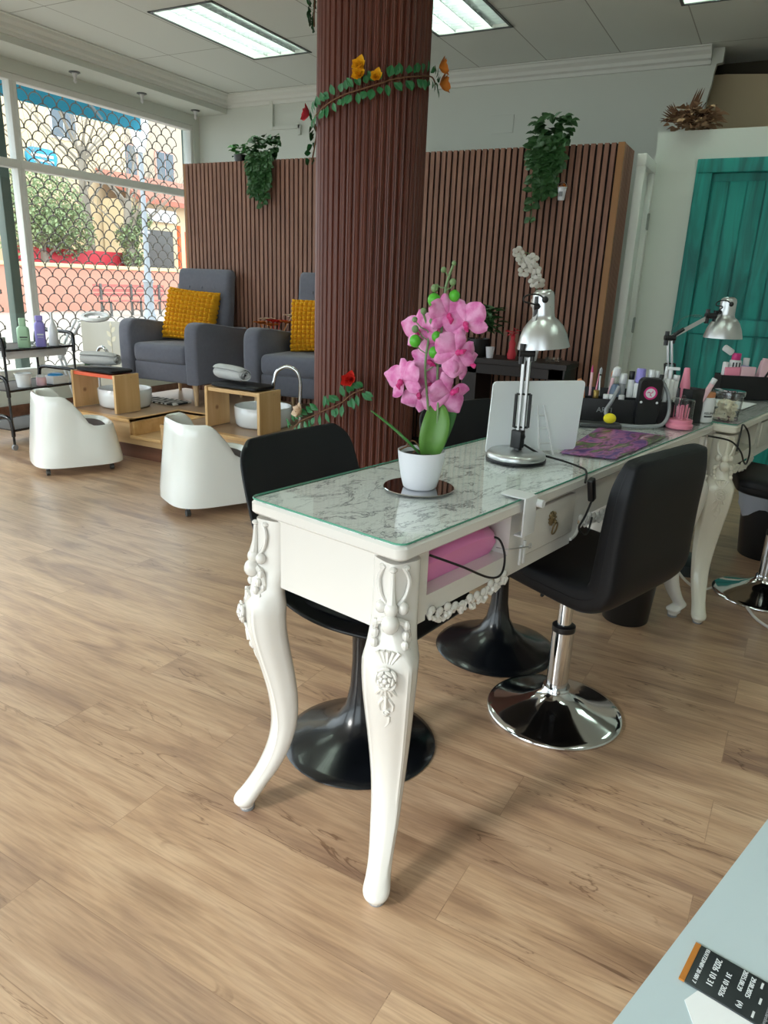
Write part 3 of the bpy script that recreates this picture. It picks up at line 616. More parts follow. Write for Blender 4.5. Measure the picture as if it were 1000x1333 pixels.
def apron_ornament(x0, x1, z, y, ydir=-1, seed=1):
    rnd = random.Random(seed); m = MB(); n = int((x1-x0)/.014)
    for k in range(n):
        t = (k+.5)/n; x = x0+(x1-x0)*t; zz = z - .026*math.sin(PI*t)**.7 + .004*math.sin(k*2.1)
        a0 = rnd.random()*6
        m.tube([(x+.013*math.cos(a0+q)*(1-.12*i), y+ydir*(.004+.002*(i % 2)), zz+.004+.013*math.sin(a0+q)*(1-.12*i)) for i, q in enumerate([0, .7, 1.4, 2.1, 2.8, 3.6])], [.003, .0055, .0065, .006, .005, .0025], 6)
        if k % 2 == 0: m.ball((x, y+ydir*.004, zz+.015), .010, 1.3, .6, 1, 8)
    return m
def nail_table(label, u0, v0, L, mats, far=.055):
    W = .43; t = thing('nail_table', label, 'table', TL(u0, v0, 0), TA, 'white carved nail tables')
    wm = mats
    slab(MB(), 0, L, 0, W, ZT-.036, ZT-.0075, .022, .005).build('tabletop', wm, t)
    slab(MB(), .004, L-.004, .004, W-.004, ZT-.0070, ZT-.0055, .02, .0004).build('marble_sheet', 'marble', t, smooth=0)
    m = MB(); slab(m, .001, L-.001, .001, W-.001, ZT-.0045, ZT, .022, .0008)
    m.m = [0]*len(m.f)
    for i, f in enumerate(m.f):
        ps = [Vector(m.v[k]) for k in f]
        if len(f) == 4: m.m[i] = 1
    m.build('glass_top', ['clear_glass', 'glass_edge'], t, smooth=0)
    z1 = ZT-.036; zb = .60; y = .022; th = .014
    # aprons
    m = MB(); x0, x1, xa, xb = .075, L-.075, .115, .432
    def fbox(a, c, za, zc): m.box(a, c, y, y+th, za, zc)
    fbox(x0, xa, zb, z1); fbox(xa, xb, zb+.012, .655); fbox(xb, xb+.055, zb, z1); fbox(xa, xb, .752, z1)
    xd0, xd1 = xb+.055, .76; fbox(xd0, xd1, .60, .632); fbox(xd0, xd1, .748, z1)
    nx = [(.76, 1.06), (1.06, 1.36)]
    fbox(.76, .80, .615, z1); fbox(.80, L-.42, .66, z1); fbox(L-.42, x1, .60, z1)
    m.build('front_apron', wm, t, smooth=0)
    MB().box(x0, x1, W-y-th, W-y, zb, z1).build('back_apron', wm, t, smooth=0)
    MB().box(.020, .034, .075, W-.075, zb, z1).build('end_apron', wm, t, smooth=0); MB().box(L-.034, L-.020, .075, W-.075, zb, z1).build('end_apron', wm, t, smooth=0)
    m = MB(); m.box(xa-.012, xb+.012, y+th, .36, .640, .655); m.box(xa-.012, xa, y+th, .36, .655, z1); m.box(xb, xb+.012, y+th, .36, .655, z1); m.box(xa-.012, xb+.012, .35, .36, .655, z1); m.build('open_shelf', wm, t, smooth=0)
    dr = MB().box(xd0+.004, xd1-.004, y-.006, y+th, .636, .744, .003).build('drawer', wm, t)
    # lion mask ring pull
    m = MB(); cx = (xd0+xd1)/2; T = Matrix.Translation((cx, y-.008, .70)) @ Matrix.Rotation(PI/2, 4, 'X')
    m.ball((cx, y-.010, .704), .014, .9, .5, 1.15, 12); m.ball((cx, y-.018, .698), .006, 1, .8, .8, 8)
    for s in (-1, 1): m.ball((cx+s*.005, y-.016, .708), .003, seg=6); m.ball((cx+s*.011, y-.010, .715), .004, seg=6)
    for k in range(9): a = R(20+k*40*.8); m.tube([(cx+.011*math.cos(a), y-.010, .704+.012*math.sin(a)), (cx+.017*math.cos(a), y-.008, .704+.019*math.sin(a))], [.004, .002], 5)
    m.build('lion_mask', 'bronze', dr)
    m = MB(); m.tube([(cx+.012*math.sin(2*PI*k/16), y-.019-.003*math.cos(2*PI*k/16), .680+.016*math.cos(2*PI*k/16)) for k in range(16)], .0022, 8, closed=True); m.build('ring_pull', 'bronze', dr)
    apron_ornament(xa+.01, xb-.01, .607, y, -1, 3).build('carved_trim', wm, t); apron_ornament(.80, L-.44, .650, y, -1, 5).build('carved_trim', wm, t)
    m = MB(); m.tube(smoothpath([(.76, y-.002, .612), (.79, y-.002, .618), (.81, y-.002, .64), (.84, y-.002, .652)], 4), .005, 6); m.build('apron_scroll', wm, t)
    for (hx, hy, dx, dy, fo) in ((.045, .045, -.87, -.5, .097), (.045, W-.045, -.87, .5, .095), (L-.050, .050, .87, -.5, far), (L-.050, W-.050, .87, .5, far)):
        lm, D, Q = leg_mb(hx, hy, dx, dy, fo); lg = lm.build('leg', wm, t, smooth=35)
        leg_carving(hx, hy, D, Q).build('carving', wm, lg)
        e = Vector((hx, hy, 0)) + D*(fo-.014); MB().lathe([(.0175, 0), (.0185, .003), (.0185, .009), (.016, .010)], 14, (e.x, e.y, -.0)).build('foot_cap', 'grey_plastic', lg)
    return t
t1 = nail_table('near white carved nail table with marble top, holding the pink orchid', 0, 0, 1.87, 'white_lacquer')
t2 = nail_table('far white carved nail table cut by the right edge, under the jar of nail tips', 1.895, -.07, 1.5, 'antique_white')
# ------------------------------------------------------------------ things on and in the table
def on(name, label, cat, u, v, z=ZT, rz=0, group=None): return thing(name, label, cat, TL(u, v, z), TA+rz, group)
# pink nail lamp in the open shelf
t = on('uv_nail_lamp', 'pink nail drying lamp lying in the open shelf of the near table', 'nail lamp', .280, .116, .673)
m = MB(); prof = [(-.135, 0), (-.14, .04), (-.15, .060), (-.145, .078), (-.06, .088), (.05, .088), (.105, .075), (.135, .045), (.135, .012), (.12, 0)]
m.loft([[(x*(1-.10*k*(.5)), yy, z*(1-.10*k)) for x, z in prof] for yy, k in ((-.068, 1), (-.06, .2), (-.04, 0), (.05, 0), (.07, .3))]); sh = m.build('shell', 'pink_device', t, smooth=40); t.rotation_euler = Euler((R(24), 0, TA)).to_matrix().to_euler() if False else (R(24), 0, TA); t.scale = (1.05, .85, .98)
m = MB()
for rr in (.006, .012, .018, .024): m.tube([(-.055+rr*1.2*math.cos(2*PI*k/20), -.012+rr*math.sin(2*PI*k/20), .0895) for k in range(20)], .0016, 6, closed=True)
for k in range(4): a = PI*k/4; m.tube([(-.055-.028*math.cos(a), -.012-.024*math.sin(a), .0885), (-.055+.028*math.cos(a), -.012+.024*math.sin(a), .0885)], .0012, 5)
m.build('vent_grille', 'steel_dark', sh)
p = [Vector(TL(*q)) for q in ((.13, .03, .735), (.20, .0, .70), (.30, -.010, .648), (.36, -.006, .638), (.40, .012, .665), (.40, .03, .70), (.385, .05, .705))]
tag(MB().tube(smoothpath(p, 6), .0026, 8).build('lamp_cable', 'cable_black'), 'black cable looping out of the open shelf over the pink nail lamp', 'cable')
# white bracket clamped to the table edge
t = on('clamp_bracket', 'white metal bracket clamped on the front edge of the near table', 'bracket', .452, 0, ZT)
m = MB(); slab(m, -.028, .028, -.012, .055, .0005, .004, .012, .001); m.box(-.028, .028, -.014, -.010, -.085, .004, .001); m.box(-.028, .028, -.014, .008, -.088, -.084, .001); m.build('plate', 'white_plastic', t)
MB().tube([(.034, -.004, -.018), (.034, -.028, -.018)], [.010, .009], 12).build('knob', 'white_plastic', t)
t = on('hook_rod', 'thin metal hook rod sticking out beside the drawer hinge', 'hook', .462, .015, .672)
m = MB(); m.tube(smoothpath([(-.065, .02, .008), (-.05, -.004, .006), (.0, -.014, .0), (.026, -.016, -.004)], 5), .0015, 6); m.tube([(.032+.006*math.cos(2*PI*k/12), -.016, -.004+.006*math.sin(2*PI*k/12)) for k in range(12)], .0014, 6, closed=True); m.build('rod', 'brushed', t)
m = MB(); m.box(-.004, .004, -.012, -.007, -.045, .005, .001); m.box(.012, .020, -.012, -.007, -.045, .012, .001); m.build('hinge_plate', 'white_plastic', t)
# mirror disc and orchid pot
t = tag(MB().lathe([(.082, 0), (.083, .0015), (.082, .003)], 48).build('round_mirror', 'mirror', loc=TL(.333, .217, ZT+.0003)), 'round flat mirror lying under the white orchid pot', 'mirror')
t = on('potted_orchid', 'artificial pink orchid in a white pot on the near marble table', 'potted orchid', .327, .21, ZT+.0035)
po = MB().lathe([(.034, 0), (.039, .004), (.046, .03), (.052, .065), (.0545, .088), (.0525, .0885), (.050, .075), (.046, .07)], 40).build('pot', 'pot_white', t, smooth=60)
m = MB(); m.lathe([(.047, .070), (.047, .076), (.02, .079), (.001, .08)], 24); m.build('soil', 'soil', t)
sx, sy = .63, -.777   # direction of the picture plane in table coordinates
def so(s, z, d=0): return Vector((sx*s - sy*d*0 + .78*d, sy*s + .63*d, z-ZT))
st1 = smoothpath([so(.02, .87), so(.032, .95), so(.026, 1.07, .01), so(.030, 1.16, .01), so(.033, 1.24, .005), so(.045, 1.285, 0)], 6)
st2 = smoothpath([so(.005, .87), so(.012, .95), so(-.002, 1.07, .0), so(.002, 1.14, .01), so(-.012, 1.185, .012)], 6)
m = MB(); m.tube(st1, .0028, 8); m.tube(st2, .0026, 8)
for a, c in ((so(.033, 1.24), so(.012, 1.247)), (so(.033, 1.235), so(.052, 1.253)), (so(.040, 1.265), so(.028, 1.275)), (so(.03, 1.205), so(.0, 1.212)), (so(.03, 1.20), so(.052, 1.222)), (so(.0, 1.13), so(-.022, 1.15)), (so(.028, 1.11), so(.008, 1.10)), (so(0, 1.1), so(-.03, 1.125)), (so(.028, 1.09), so(.0, 1.062)), (so(-.002, 1.15), so(-.03, 1.17))): m.tube([a, (a+c)/2+Vector((0, 0, -.004)), c], .0013, 6)
for q in range(5): m.tube([so(.012+.004*q, .86), so(.014+.004*q, .93-.006*q)], .0015, 5)
m.build('flower_stem', 'stem_green', t)
for p, r_, k in ((so(.009, 1.214), .014, 'bud_green'), (so(.052, 1.224), .012, 'bud_green'), (so(-.027, 1.127), .013, 'bud_green'), (so(.016, 1.104), .0125, 'bud_green'), (so(.019, 1.138), .011, 'bud_green'), (so(.009, 1.238), .008, 'stem_green'), (so(.047, 1.252), .0075, 'stem_green'), (so(.026, 1.276), .006, 'stem_green'), (so(-.028, 1.152), .008, 'stem_green'), (so(-.012, 1.19), .007, 'stem_green'), (so(.047, 1.29), .005, 'stem_green'), (so(-.03, 1.172), .006, 'stem_green'), (so(.008, 1.17), .007, 'stem_green')):
    MB().ball(p, r_, 1, 1, 1.08, 12).build('bud', k, t)
def bloom(c, face, size, roll):
    m = MB(); F = Vector(face).normalized(); T = Matrix.Translation(c) @ frame_T(F) @ Matrix.Rotation(roll, 4, 'Z')
    def petal(ang, L, W, cup):
        vs, fs = [], []; NU, NV = 6, 8
        for i in range(NV+1):
            tt = i/NV; wd = W*math.sin(PI*min(1, tt*.92+.04))**.6*(.55+.45*math.sin(PI*tt*.75)); 
            for j in range(NU+1):
                s = (j/NU-.5)*2; x = s*wd/2; y = L*tt; z = cup*L*(tt**1.5) - .18*W*s*s + .02*L*math.sin(tt*7+ang)
                vs.append(Matrix.Rotation(ang, 4, 'Z') @ Vector((x, y, z)))
        for i in range(NV):
            for j in range(NU): a = i*(NU+1)+j; fs.append((a, a+1, a+NU+2, a+NU+1))
        m.add(vs, fs, T)
    for k in (0, 2*PI*.345, -2*PI*.345): petal(k, size*.92, size*.62, -.12)
    for k in (R(62), R(-62)): petal(k, size*1.0, size*1.02, .10)
    o = m.build('bloom', 'petal', t, smooth=80)
    q = MB(); q.ball((0, -.004, .006), size*.13, 1, 1.2, 1, 8, T)
    q.tube([T @ Vector((0, 0, .004)), T @ Vector((0, -.012, .014)), T @ Vector((0, -.020, .010))], [.003, .006, .002], 6)
    q.build('flower_lip', 'magenta', o)
cf = Vector((-.80, -.60, 0)) # towards the camera in table coordinates
for s, z, d, sz, fx_, fz, rl in ((.040, 1.186, -.01, .047, .5, .05, .1), (.078, 1.170, -.02, .052, -.2, .1, .4), (-.018, 1.148, .02, .050, -.7, .1, .2), (.062, 1.108, -.03, .054, .2, -.1, 2.0), (.088, 1.088, -.01, .044, .9, -.1, .9), (.006, 1.083, .015, .050, -.3, 0, 1.2), (-.052, 1.040, .0, .054, -1.0, .1, .3), (.012, 1.032, .03, .050, .1, .1, .0), (.058, 1.018, .0, .055, .5, -.3, 2.6), (-.010, 1.004, .01, .047, -.3, -.4, 3.0), (.02, 1.15, .04, .044, .2, .2, .5)):
    bloom(so(s, z, d), cf + Vector((sx, sy, 0))*fx_ + Vector((0, 0, fz)), sz, rl)
def bladeleaf(pts, W, name='leaf', mt='leaf_orchid', upv=(0, 0, 1), cup=.25):
    m = MB(); P = smoothpath(pts, 6); n = len(P); vs, fs = [], []
    for i, p in enumerate(P):
        tt = i/(n-1); d = (P[min(i+1, n-1)]-P[max(i-1, 0)]).normalized(); q = d.cross(Vector(upv)).normalized(); nn = q.cross(d)
        wd = W*(math.sin(PI*(tt*.93+.05))**.55)
        for s in (-1, -.5, 0, .5, 1): vs.append(p + q*s*wd/2 + nn*cup*wd*abs(s))
    for i in range(n-1):
        for j in range(4): a = i*5+j; fs.append((a, a+1, a+6, a+5))
    m.add(vs, fs); o = m.build(name, mt, t, smooth=80); md = o.modifiers.new('thick', 'SOLIDIFY'); md.thickness = .0012; return o
bladeleaf([so(.018, .868, 0), so(.022, .91, -.005), so(.030, .955, 0), so(.030, .99, .015)], .062, upv=cf)
bladeleaf([so(.03, .868, .02), so(.045, .93, .03), so(.058, .985, .04), so(.052, 1.01, .05)], .045, mt='leaf_green', upv=cf)
bladeleaf([so(.0, .870, 0), so(-.03, .900, -.005), so(-.07, .935, -.01), so(-.118, .973, -.015)], .020, mt='leaf_green')
m = MB()
for q in ((-.05, .893), (-.035, .905), (-.02, .885), (.0, .895)): m.tube(smoothpath([so(.01, .87), so(q[0]/2, q[1]), so(q[0], q[1]-.01)], 4), .002, 5)
m.build('aerial_root', 'vine_brown', t)
# desk lamps
def desk_lamp(label, u, v, base, pts, head_dir, shade_c, flip=1, disc=True):
    t = on('desk_lamp', label, 'desk lamp', u, v, ZT, 0, 'silver spring arm desk lamps')
    if disc:
        b_ = MB().lathe([(.080, .006), (.081, .010), (.080, .018), (.074, .024), (.02, .027), (.001, .027)], 40).build('base', 'brushed', t, smooth=50)
        MB().lathe([(.079, 0), (.0825, .001), (.0825, .006), (.079, .007)], 40).build('rubber_rim', 'black_plastic', b_)
    else:
        MB().box(-.025, .025, -.03, .03, 0, .02, .004).build('base', 'black_plastic', t)
    P = [Vector(p) for p in pts]   # foot, elbow, head joint
    def rail(a, c, off, r_=.0045):
        d = (c-a).normalized(); q = d.cross(Vector((sx, sy, 0))).normalized()*off; s_ = Vector((sx, sy, 0))*.0
        return MB().tube([a+q, c+q], r_, 4)
    lo = MB(); d = (P[1]-P[0]).normalized(); S = Vector((sx, sy, 0))
    for q in (-.007, .007): lo.tube([P[0]+S*q, P[1]+S*q], .0055, 4)
    lo.build('lower_arm', 'brushed', t, smooth=0)
    up = MB()
    for q in (-.007, .007): up.tube([P[1]+S*q, P[2]+S*q], .0055, 4)
    up.build('upper_arm', 'brushed', t, smooth=0)
    m = MB()
    for q in (-.019, .019):
        a = P[0]+d*.035+S*q; m.tube([a, a+d*.09], .0045, 8); m.tube([a, P[0]+d*.035], .003, 6); m.tube([a+d*.09, P[0]+d*.125], .003, 6)
    m.build('spring', 'black_plastic', t)
    m = MB(); m.tube([(0, 0, .022), P[0]-Vector((0, 0, .02))], .010, 12); m.box(-.012, .012, -.016, .016, P[0].z-.022, P[0].z+.028, .004); m.ball(P[0]+Vector((0, 0, .01)), .015, seg=10); m.build('foot_joint', 'black_plastic', t)
    for nm, c in (('elbow_joint', P[1]), ('head_joint', P[2])):
        m = MB(); m.tube([c-S*.020, c+S*.020], .011, 10); m.tube([c-S*.013+Vector((0, 0, -.028)), c-S*.013+Vector((0, 0, .024))], .008, 8); m.tube([c+S*.015+Vector((0, 0, -.02)), c+S*.015+Vector((0, 0, .02))], .006, 8)
        if c is P[1]: e = (P[2]-P[1]).normalized(); m.tube([P[1]+e*.01, P[1]+e*.055+Vector((0, 0, .006))], .0075, 8)
        m.build(nm, 'black_plastic', t)
    # head: neck cup and bell shade
    T = Matrix.Translation(shade_c) @ frame_T(head_dir)
    prof = [(.004, .150), (.018, .149), (.0265, .142), (.0285, .132), (.0285, .088), (.0305, .078), (.040, .070), (.052, .055), (.062, .032), (.069, .004), (.0695, 0), (.0675, 0), (.060, .030), (.050, .052), (.038, .066), (.026, .075), (.002, .078)]
    sh = MB().lathe(prof, 40, T=T, caps=False).build('lamp_shade', 'brushed', t, smooth=50)
    MB().tube([T @ Vector((-.0, 0, .105)), P[2]], .007, 8).build('shade_bracket', 'black_plastic', sh)
    lp = MB(); c0 = T @ Vector((0, 0, .125)) + cf*.028
    lp.ball(c0, .009, seg=8)
    lp.tube(smoothpath([c0, c0-S*.02+Vector((0, 0, .012)), c0-S*.05+Vector((0, 0, .008)), c0-S*.055+Vector((0, 0, -.006)), c0-S*.03+Vector((0, 0, -.012)), P[2]], 5), .0022, 6)
    lp.build('cord_loop', 'cable_black', t)
    return t
desk_lamp('silver desk lamp with a round base in front of the white board', .763, .208, 0, [so(.006, .852), so(.004, 1.085), so(.034, 1.205, .02)], Vector((sx, sy, 0))*-.10+Vector((0, 0, 1)), so(.052, 1.098, .035))
t = desk_lamp('silver desk lamp with a folded arm behind the nail bottles, before the teal door', 1.90, .19, 0, [so(.0, .87), so(-.034, 1.089), so(.105, 1.175)], Vector((0, 0, 1)), so(.172, 1.095, .02), disc=False)
S_ = Vector((sx, sy, 0)); m = MB()
m.tube(smoothpath([so(-.034, 1.11), so(.0, 1.16), so(.05, 1.175), so(.075, 1.165), so(.04, 1.13), so(-.01, 1.10)], 6), .0035, 8)
m.build('coiled_sleeve', 'clear_plastic', t)
p = [Vector(TL(.763, .208, ZT+.03)) + Vector(q) for q in ((0, 0, .03), )]
loc = lambda u, v, z: Vector(TL(u, v, z))
tag(MB().tube(smoothpath([loc(.770, .190, .84), loc(.80, .15, .815), loc(.83, .10, .802), loc(.80, .03, .801), loc(.765, .0, .801), loc(.72, -.020, .785)], 6), .003, 8).build('power_cord', 'cable_black'), 'black cord of the near desk lamp trailing over the table edge', 'cord')
t = on('cord_switch', 'black inline cord switch hanging at the table edge', 'cord switch', .745, -.028, .765)
m = MB(); m.box(-.010, .012, -.008, .008, -.035, .03, .004, Matrix.Rotation(R(-20), 4, 'Y')); m.build('switch', 'black_plastic', t)
tag(MB().tube(smoothpath([loc(.755, -.028, .73), loc(.74, -.022, .69), loc(.73, -.014, .66), loc(.76, -.014, .635), loc(.80, -.01, .63), loc(.84, 0, .66)], 6), .0028, 8).build('loose_cable', 'cable_black'), 'thin black cord hanging in a loop beside the drawer', 'cord')
# white board with easel back
B0 = Vector((.765, .304)); B1 = Vector((1.01, .158)); bd = (B1-B0); bl = bd.length; ang = math.atan2(bd.y, bd.x)
t = on('easel_board', 'white board on a plastic easel stand standing behind the near desk lamp', 'board', .8875, .231, ZT+.001, ang)
tilt = Matrix.Rotation(R(12), 4, 'X')
m = MB(); T = tilt; m.loft([rrect(-.148, .148, 0, .205, .012, 0), rrect(-.148, .148, 0, .205, .012, .004)], T=Matrix.Rotation(R(90+4), 4, 'X')); m.build('board', 'paper', t, smooth=20)
m = MB()
for s in (-1, 1): m.tube([(s*.010+.01, -.014, .135), (s*.022+.01, -.07, 0.002)], .0032, 6)
for k in (.25, .55, .8): m.tube([(-.022+.01+.009*k, -.068+.056*k, .135*k), (.022+.01-.009*k, -.068+.056*k, .135*k)], .003, 6)
m.tube([(-.016, -.010, .138), (.036, -.010, .138)], .003, 6); m.tube([(-.016, -.010, .138), (-.03, -.02, .115)], .0028, 6); m.build('easel_stand', 'white_plastic', t)
# orchid print mat
m = MB(); a = [(.931, .160), (.983, .012), (1.453, .030), (1.41, .252)]
c_ = Vector((1.19, .115)); m.loft([[(x-c_.x, y-c_.y, 0) for x, y in a], [(x-c_.x, y-c_.y, .0015) for x, y in a]]); o = m.build('orchid_print_mat', 'print', loc=TL(c_.x, c_.y, ZT+.0005), rot=(0, 0, TA), smooth=0)
tag(o, 'glossy purple orchid print mat lying on the near table', 'mat')
# black organiser
oa = math.atan2(.093-.376, 1.718-1.533)
t = on('organiser_box', 'long black organiser box with white lettering full of nail tools', 'organiser', 1.60, .25, ZT, oa)
m = MB(); X = .165
m.box(-X, X, -.045, -.041, 0, .085, .001); m.box(-X, X, .041, .045, 0, .115, .001); m.box(-X, -X+.004, -.045, .045, 0, .085, .001); m.box(X-.004, X, -.045, .045, 0, .085, .001); m.box(-X, X, -.045, .045, 0, .004); m.box(-X, X, -.012, -.009, .004, .09)
m.build('case', 'black_plastic', t)
text('ARTI', .026, (-.075, -.0455, .045), (R(90), 0, 0), 'grey_plastic', t)
Rz = Matrix.Rotation(oa, 4, 'Z')
def org(x, y, z=ZT+.005): q = Rz @ Vector((x, y, 0)); return TL(1.60+q.x, .25+q.y, z)
def stick(name, label, cat, x, y, L, prof_parts, lean=(0, 0), z=ZT+.005, group='nail tools in the black organiser'):
    t = thing(name, label, cat, org(x, y, z), TA+oa, group)
    T = frame_T((lean[0], lean[1], 1))
    for nm, mt, prof in prof_parts: MB().lathe(prof, 14, T=T).build(nm, mt, t, smooth=45)
    return t
def cylp(r, a, b_, e=.001): return [(r-e, a), (r, a+e), (r, b_-e), (r-e, b_)]
stick('nail_brush', 'orange-handled nail brush at the left end of the black organiser', 'brush', -.135, -.02, .15, [('handle', 'orange_skin', [(.004, .0), (.006, .06), (.013, .10), (.013, .135), (.006, .148)])], (-.25, .0))
stick('nail_brush', 'pink-tipped thin brush beside the orange-handled one', 'brush', -.120, .02, .18, [('handle', 'light_pink', cylp(.0045, 0, .165)), ('tip', 'magenta', [(.0045, .165), (.003, .18), (.001, .19)])], (-.02, 0))
stick('nail_brush', 'black slim brush third from the left in the organiser', 'brush', -.097, .022, .17, [('handle', 'black_plastic', cylp(.004, 0, .16)), ('bristles', 'grey_plastic', [(.005, .16), (.006, .175), (.001, .185)])], (.03, 0))
stick('nail_file', 'dark metal cuticle tool fourth from the left in the organiser', 'tool', -.085, .012, .16, [('handle', 'brushed', cylp(.003, 0, .155))], (-.06, 0))
stick('nail_brush', 'pale pink pen brush leaning left of the spray bottle', 'brush', -.066, .02, .18, [('handle', 'light_pink', cylp(.006, 0, .15)), ('cap', 'white_plastic', cylp(.0065, .15, .185))], (.13, 0))
stick('spray_bottle', 'blue-grey spray bottle with white nozzle in the organiser', 'spray bottle', -.035, .018, .2, [('bottle', 'blue_grey', [(.019, .0), (.021, .01), (.021, .10), (.016, .12), (.010, .128)]), ('collar', 'clear_plastic', cylp(.011, .128, .155)), ('nozzle', 'white_plastic', [(.008, .155), (.012, .16), (.012, .185), (.004, .19)])])
for k, (x, la) in enumerate(((-.072, 'small white capped vial, leftmost in the organiser front row'), (-.052, 'small white capped vial, second in the organiser front row'), (-.018, 'small wide white capped vial next to the black drill unit'), (-.108, 'small gold capped vial in the organiser front row'))):
    stick('nail_vial', la, 'vial', x, -.028, .1, [('body', 'black_plastic', cylp(.009, 0, .07)), ('cap', 'gold' if k == 3 else 'white_plastic', cylp(.0105, .07, .108 if k == 3 else .095))], group='vials in the organiser front row')
stick('lotion_bottle', 'lavender capped bottle behind the black drill unit', 'bottle', .048, .016, .2, [('body', 'white_plastic', cylp(.019, 0, .135, .004)), ('cap', 'lavender', [(.013, .135), (.018, .14), (.016, .185), (.014, .187)])])
stick('lotion_bottle', 'white bottle with white cap right of the lavender one', 'bottle', .085, .020, .2, [('body', 'white_plastic', cylp(.018, 0, .145, .004)), ('cap', 'porcelain', cylp(.011, .145, .185))])
stick('polish_pen', 'grey-mauve polish tube with pink foot in the organiser', 'tube', .083, -.022, .17, [('foot', 'magenta', cylp(.0125, 0, .06)), ('body', 'grey_plastic', cylp(.011, .06, .15)), ('cap', 'light_pink', cylp(.009, .15, .158))], (.04, 0))
stick('polish_pen', 'black stemmed polish tube with white band in the organiser', 'tube', .115, .01, .17, [('body', 'black_plastic', cylp(.009, 0, .11)), ('band', 'white_plastic', cylp(.0092, .11, .14)), ('cap', 'black_plastic', cylp(.008, .14, .17))], (.03, 0))
stick('polish_pen', 'white polish tube between the pump bottle and the drill unit', 'tube', .128, -.02, .17, [('body', 'white_plastic', cylp(.008, 0, .16))], (.06, 0))
stick('nail_brush', 'dark brush standing just left of the spray bottle', 'brush', -.050, .030, .17, [('handle', 'black_plastic', cylp(.005, 0, .15)), ('bristles', 'orange_skin', [(.006, .15), (.007, .165), (.001, .175)])], (.02, 0))
stick('nail_brush', 'tall pink-handled brush behind the white vials', 'brush', -.108, .030, .18, [('handle', 'pink', cylp(.005, 0, .17))], (.10, 0))
stick('gel_tube', 'clear round-capped tube right behind the spray bottle', 'tube', -.010, .026, .17, [('body', 'grey_plastic', cylp(.012, 0, .13)), ('cap', 'white_plastic', cylp(.014, .13, .165))])
stick('gel_tube', 'white tube with black cap behind the drill unit', 'tube', .020, .028, .17, [('body', 'white_plastic', cylp(.012, 0, .145)), ('cap', 'black_plastic', cylp(.010, .145, .175))])
stick('gel_tube', 'silver tube between the white bottle and the pump bottle', 'tube', .108, .030, .17, [('body', 'brushed', cylp(.010, 0, .15)), ('cap', 'white_plastic', cylp(.009, .15, .18))])
t = stick('pump_bottle', 'white pump bottle at the right end of the organiser', 'pump bottle', .150, .016, .2, [('body', 'white_plastic', cylp(.019, 0, .155, .004)), ('neck', 'porcelain', cylp(.007, .155, .19))])
MB().box(-.014, .030, -.008, .008, .187, .198, .003).build('pump_head', 'porcelain', t)
# black drill unit with round pink badge and grey hose
t = thing('nail_drill', 'black nail drill unit with a round pink and white badge', 'nail drill', TL(1.595, .165, ZT), TA+oa)
m = MB(); T = Matrix.Rotation(R(94), 4, 'X'); m.loft([rrect(-.036, .036, 0, .165, .014, -.016), rrect(-.040, .040, -.0, .170, .018, -.010), rrect(-.040, .040, 0, .170, .018, .012), rrect(-.036, .036, 0.003, .165, .014, .018)], T=T); m.build('body', 'black_plastic', t)
bz = Matrix.Translation((0, -.026, .118)) @ Matrix.Rotation(R(94), 4, 'X')
bd_ = MB().lathe([(.023, -.002), (.023, .0015), (.001, .0016)], 32, T=bz).build('badge', 'magenta', t)
m = MB(); m.lathe([(.0165, .0016), (.0165, .0022), (.001, .0023)], 28, T=bz); m.build('badge_centre', 'white_plastic', bd_)
m = MB()
for k in range(3): a = k*2*PI/3+.5; m.tube([bz @ Vector((0, 0, .003)), bz @ Vector((.007*math.cos(a), .007*math.sin(a), .003)), bz @ Vector((.012*math.cos(a+.5), .012*math.sin(a+.5), .003))], [.001, .002, .001], 5)
m.build('badge_swirl', 'magenta', bd_)
m = MB()
for s in (-1, 1): m.lathe([(.0045, 0), (.0045, .002), (.001, .003)], 12, T=Matrix.Translation((s*.027, -.0225, .085)) @ Matrix.Rotation(R(94), 4, 'X'))
m.build('screw', 'white_plastic', t)
P = [org(-.035, -.05, .93), org(-.055, -.06, .88), org(-.075, -.075, .84), org(-.05, -.10, .806), org(.0, -.12, .803), org(.06, -.11, .803), org(.12, -.09, .81), org(.145, -.06, .85), org(.14, -.03, .91), org(.115, -.02, .955)]
tag(MB().tube(smoothpath(P, 8), .0065, 10).build('drill_hose', 'grey_plastic'), 'ribbed grey hose looping in front of the black drill unit', 'hose')
t = on('nail_dust_tray', 'dark tray under the yellow sponge beside the organiser', 'tray', 1.44, .28, ZT, oa); slab(MB(), -.06, .085, -.03, .03, 0, .012, .006, .002).build('tray', 'steel_dark', t)
tag(MB().ball((0, 0, 0), .022, 1, 1, .8, 16).build('sponge', 'yellow_sponge', loc=TL(1.45, .235, ZT+.031)), 'round yellow sponge in front of the black organiser', 'sponge')
# pink based swab jar
t = on('swab_jar', 'clear swab jar with pink base right of the drill unit', 'jar', 1.655, .062)
MB().lathe([(.044, 0), (.046, .004), (.046, .012), (.040, .018), (.042, .022), (.042, .030), (.036, .032)], 32).build('base', 'pink', t)
MB().lathe([(.040, .030), (.040, .098), (.036, .102), (.006, .106), (.008, .112), (.001, .115)], 32, caps=False).build('dome', 'clear_plastic', t)
m = MB(); rnd = random.Random(3)
for k in range(22): a = rnd.random()*6.28; r_ = rnd.random()*.028; m.tube([(r_*math.cos(a), r_*math.sin(a), .03), (r_*1.1*math.cos(a), r_*1.1*math.sin(a), .07+rnd.random()*.012)], .0022, 5); 
m.build('swabs', 'pink', t)
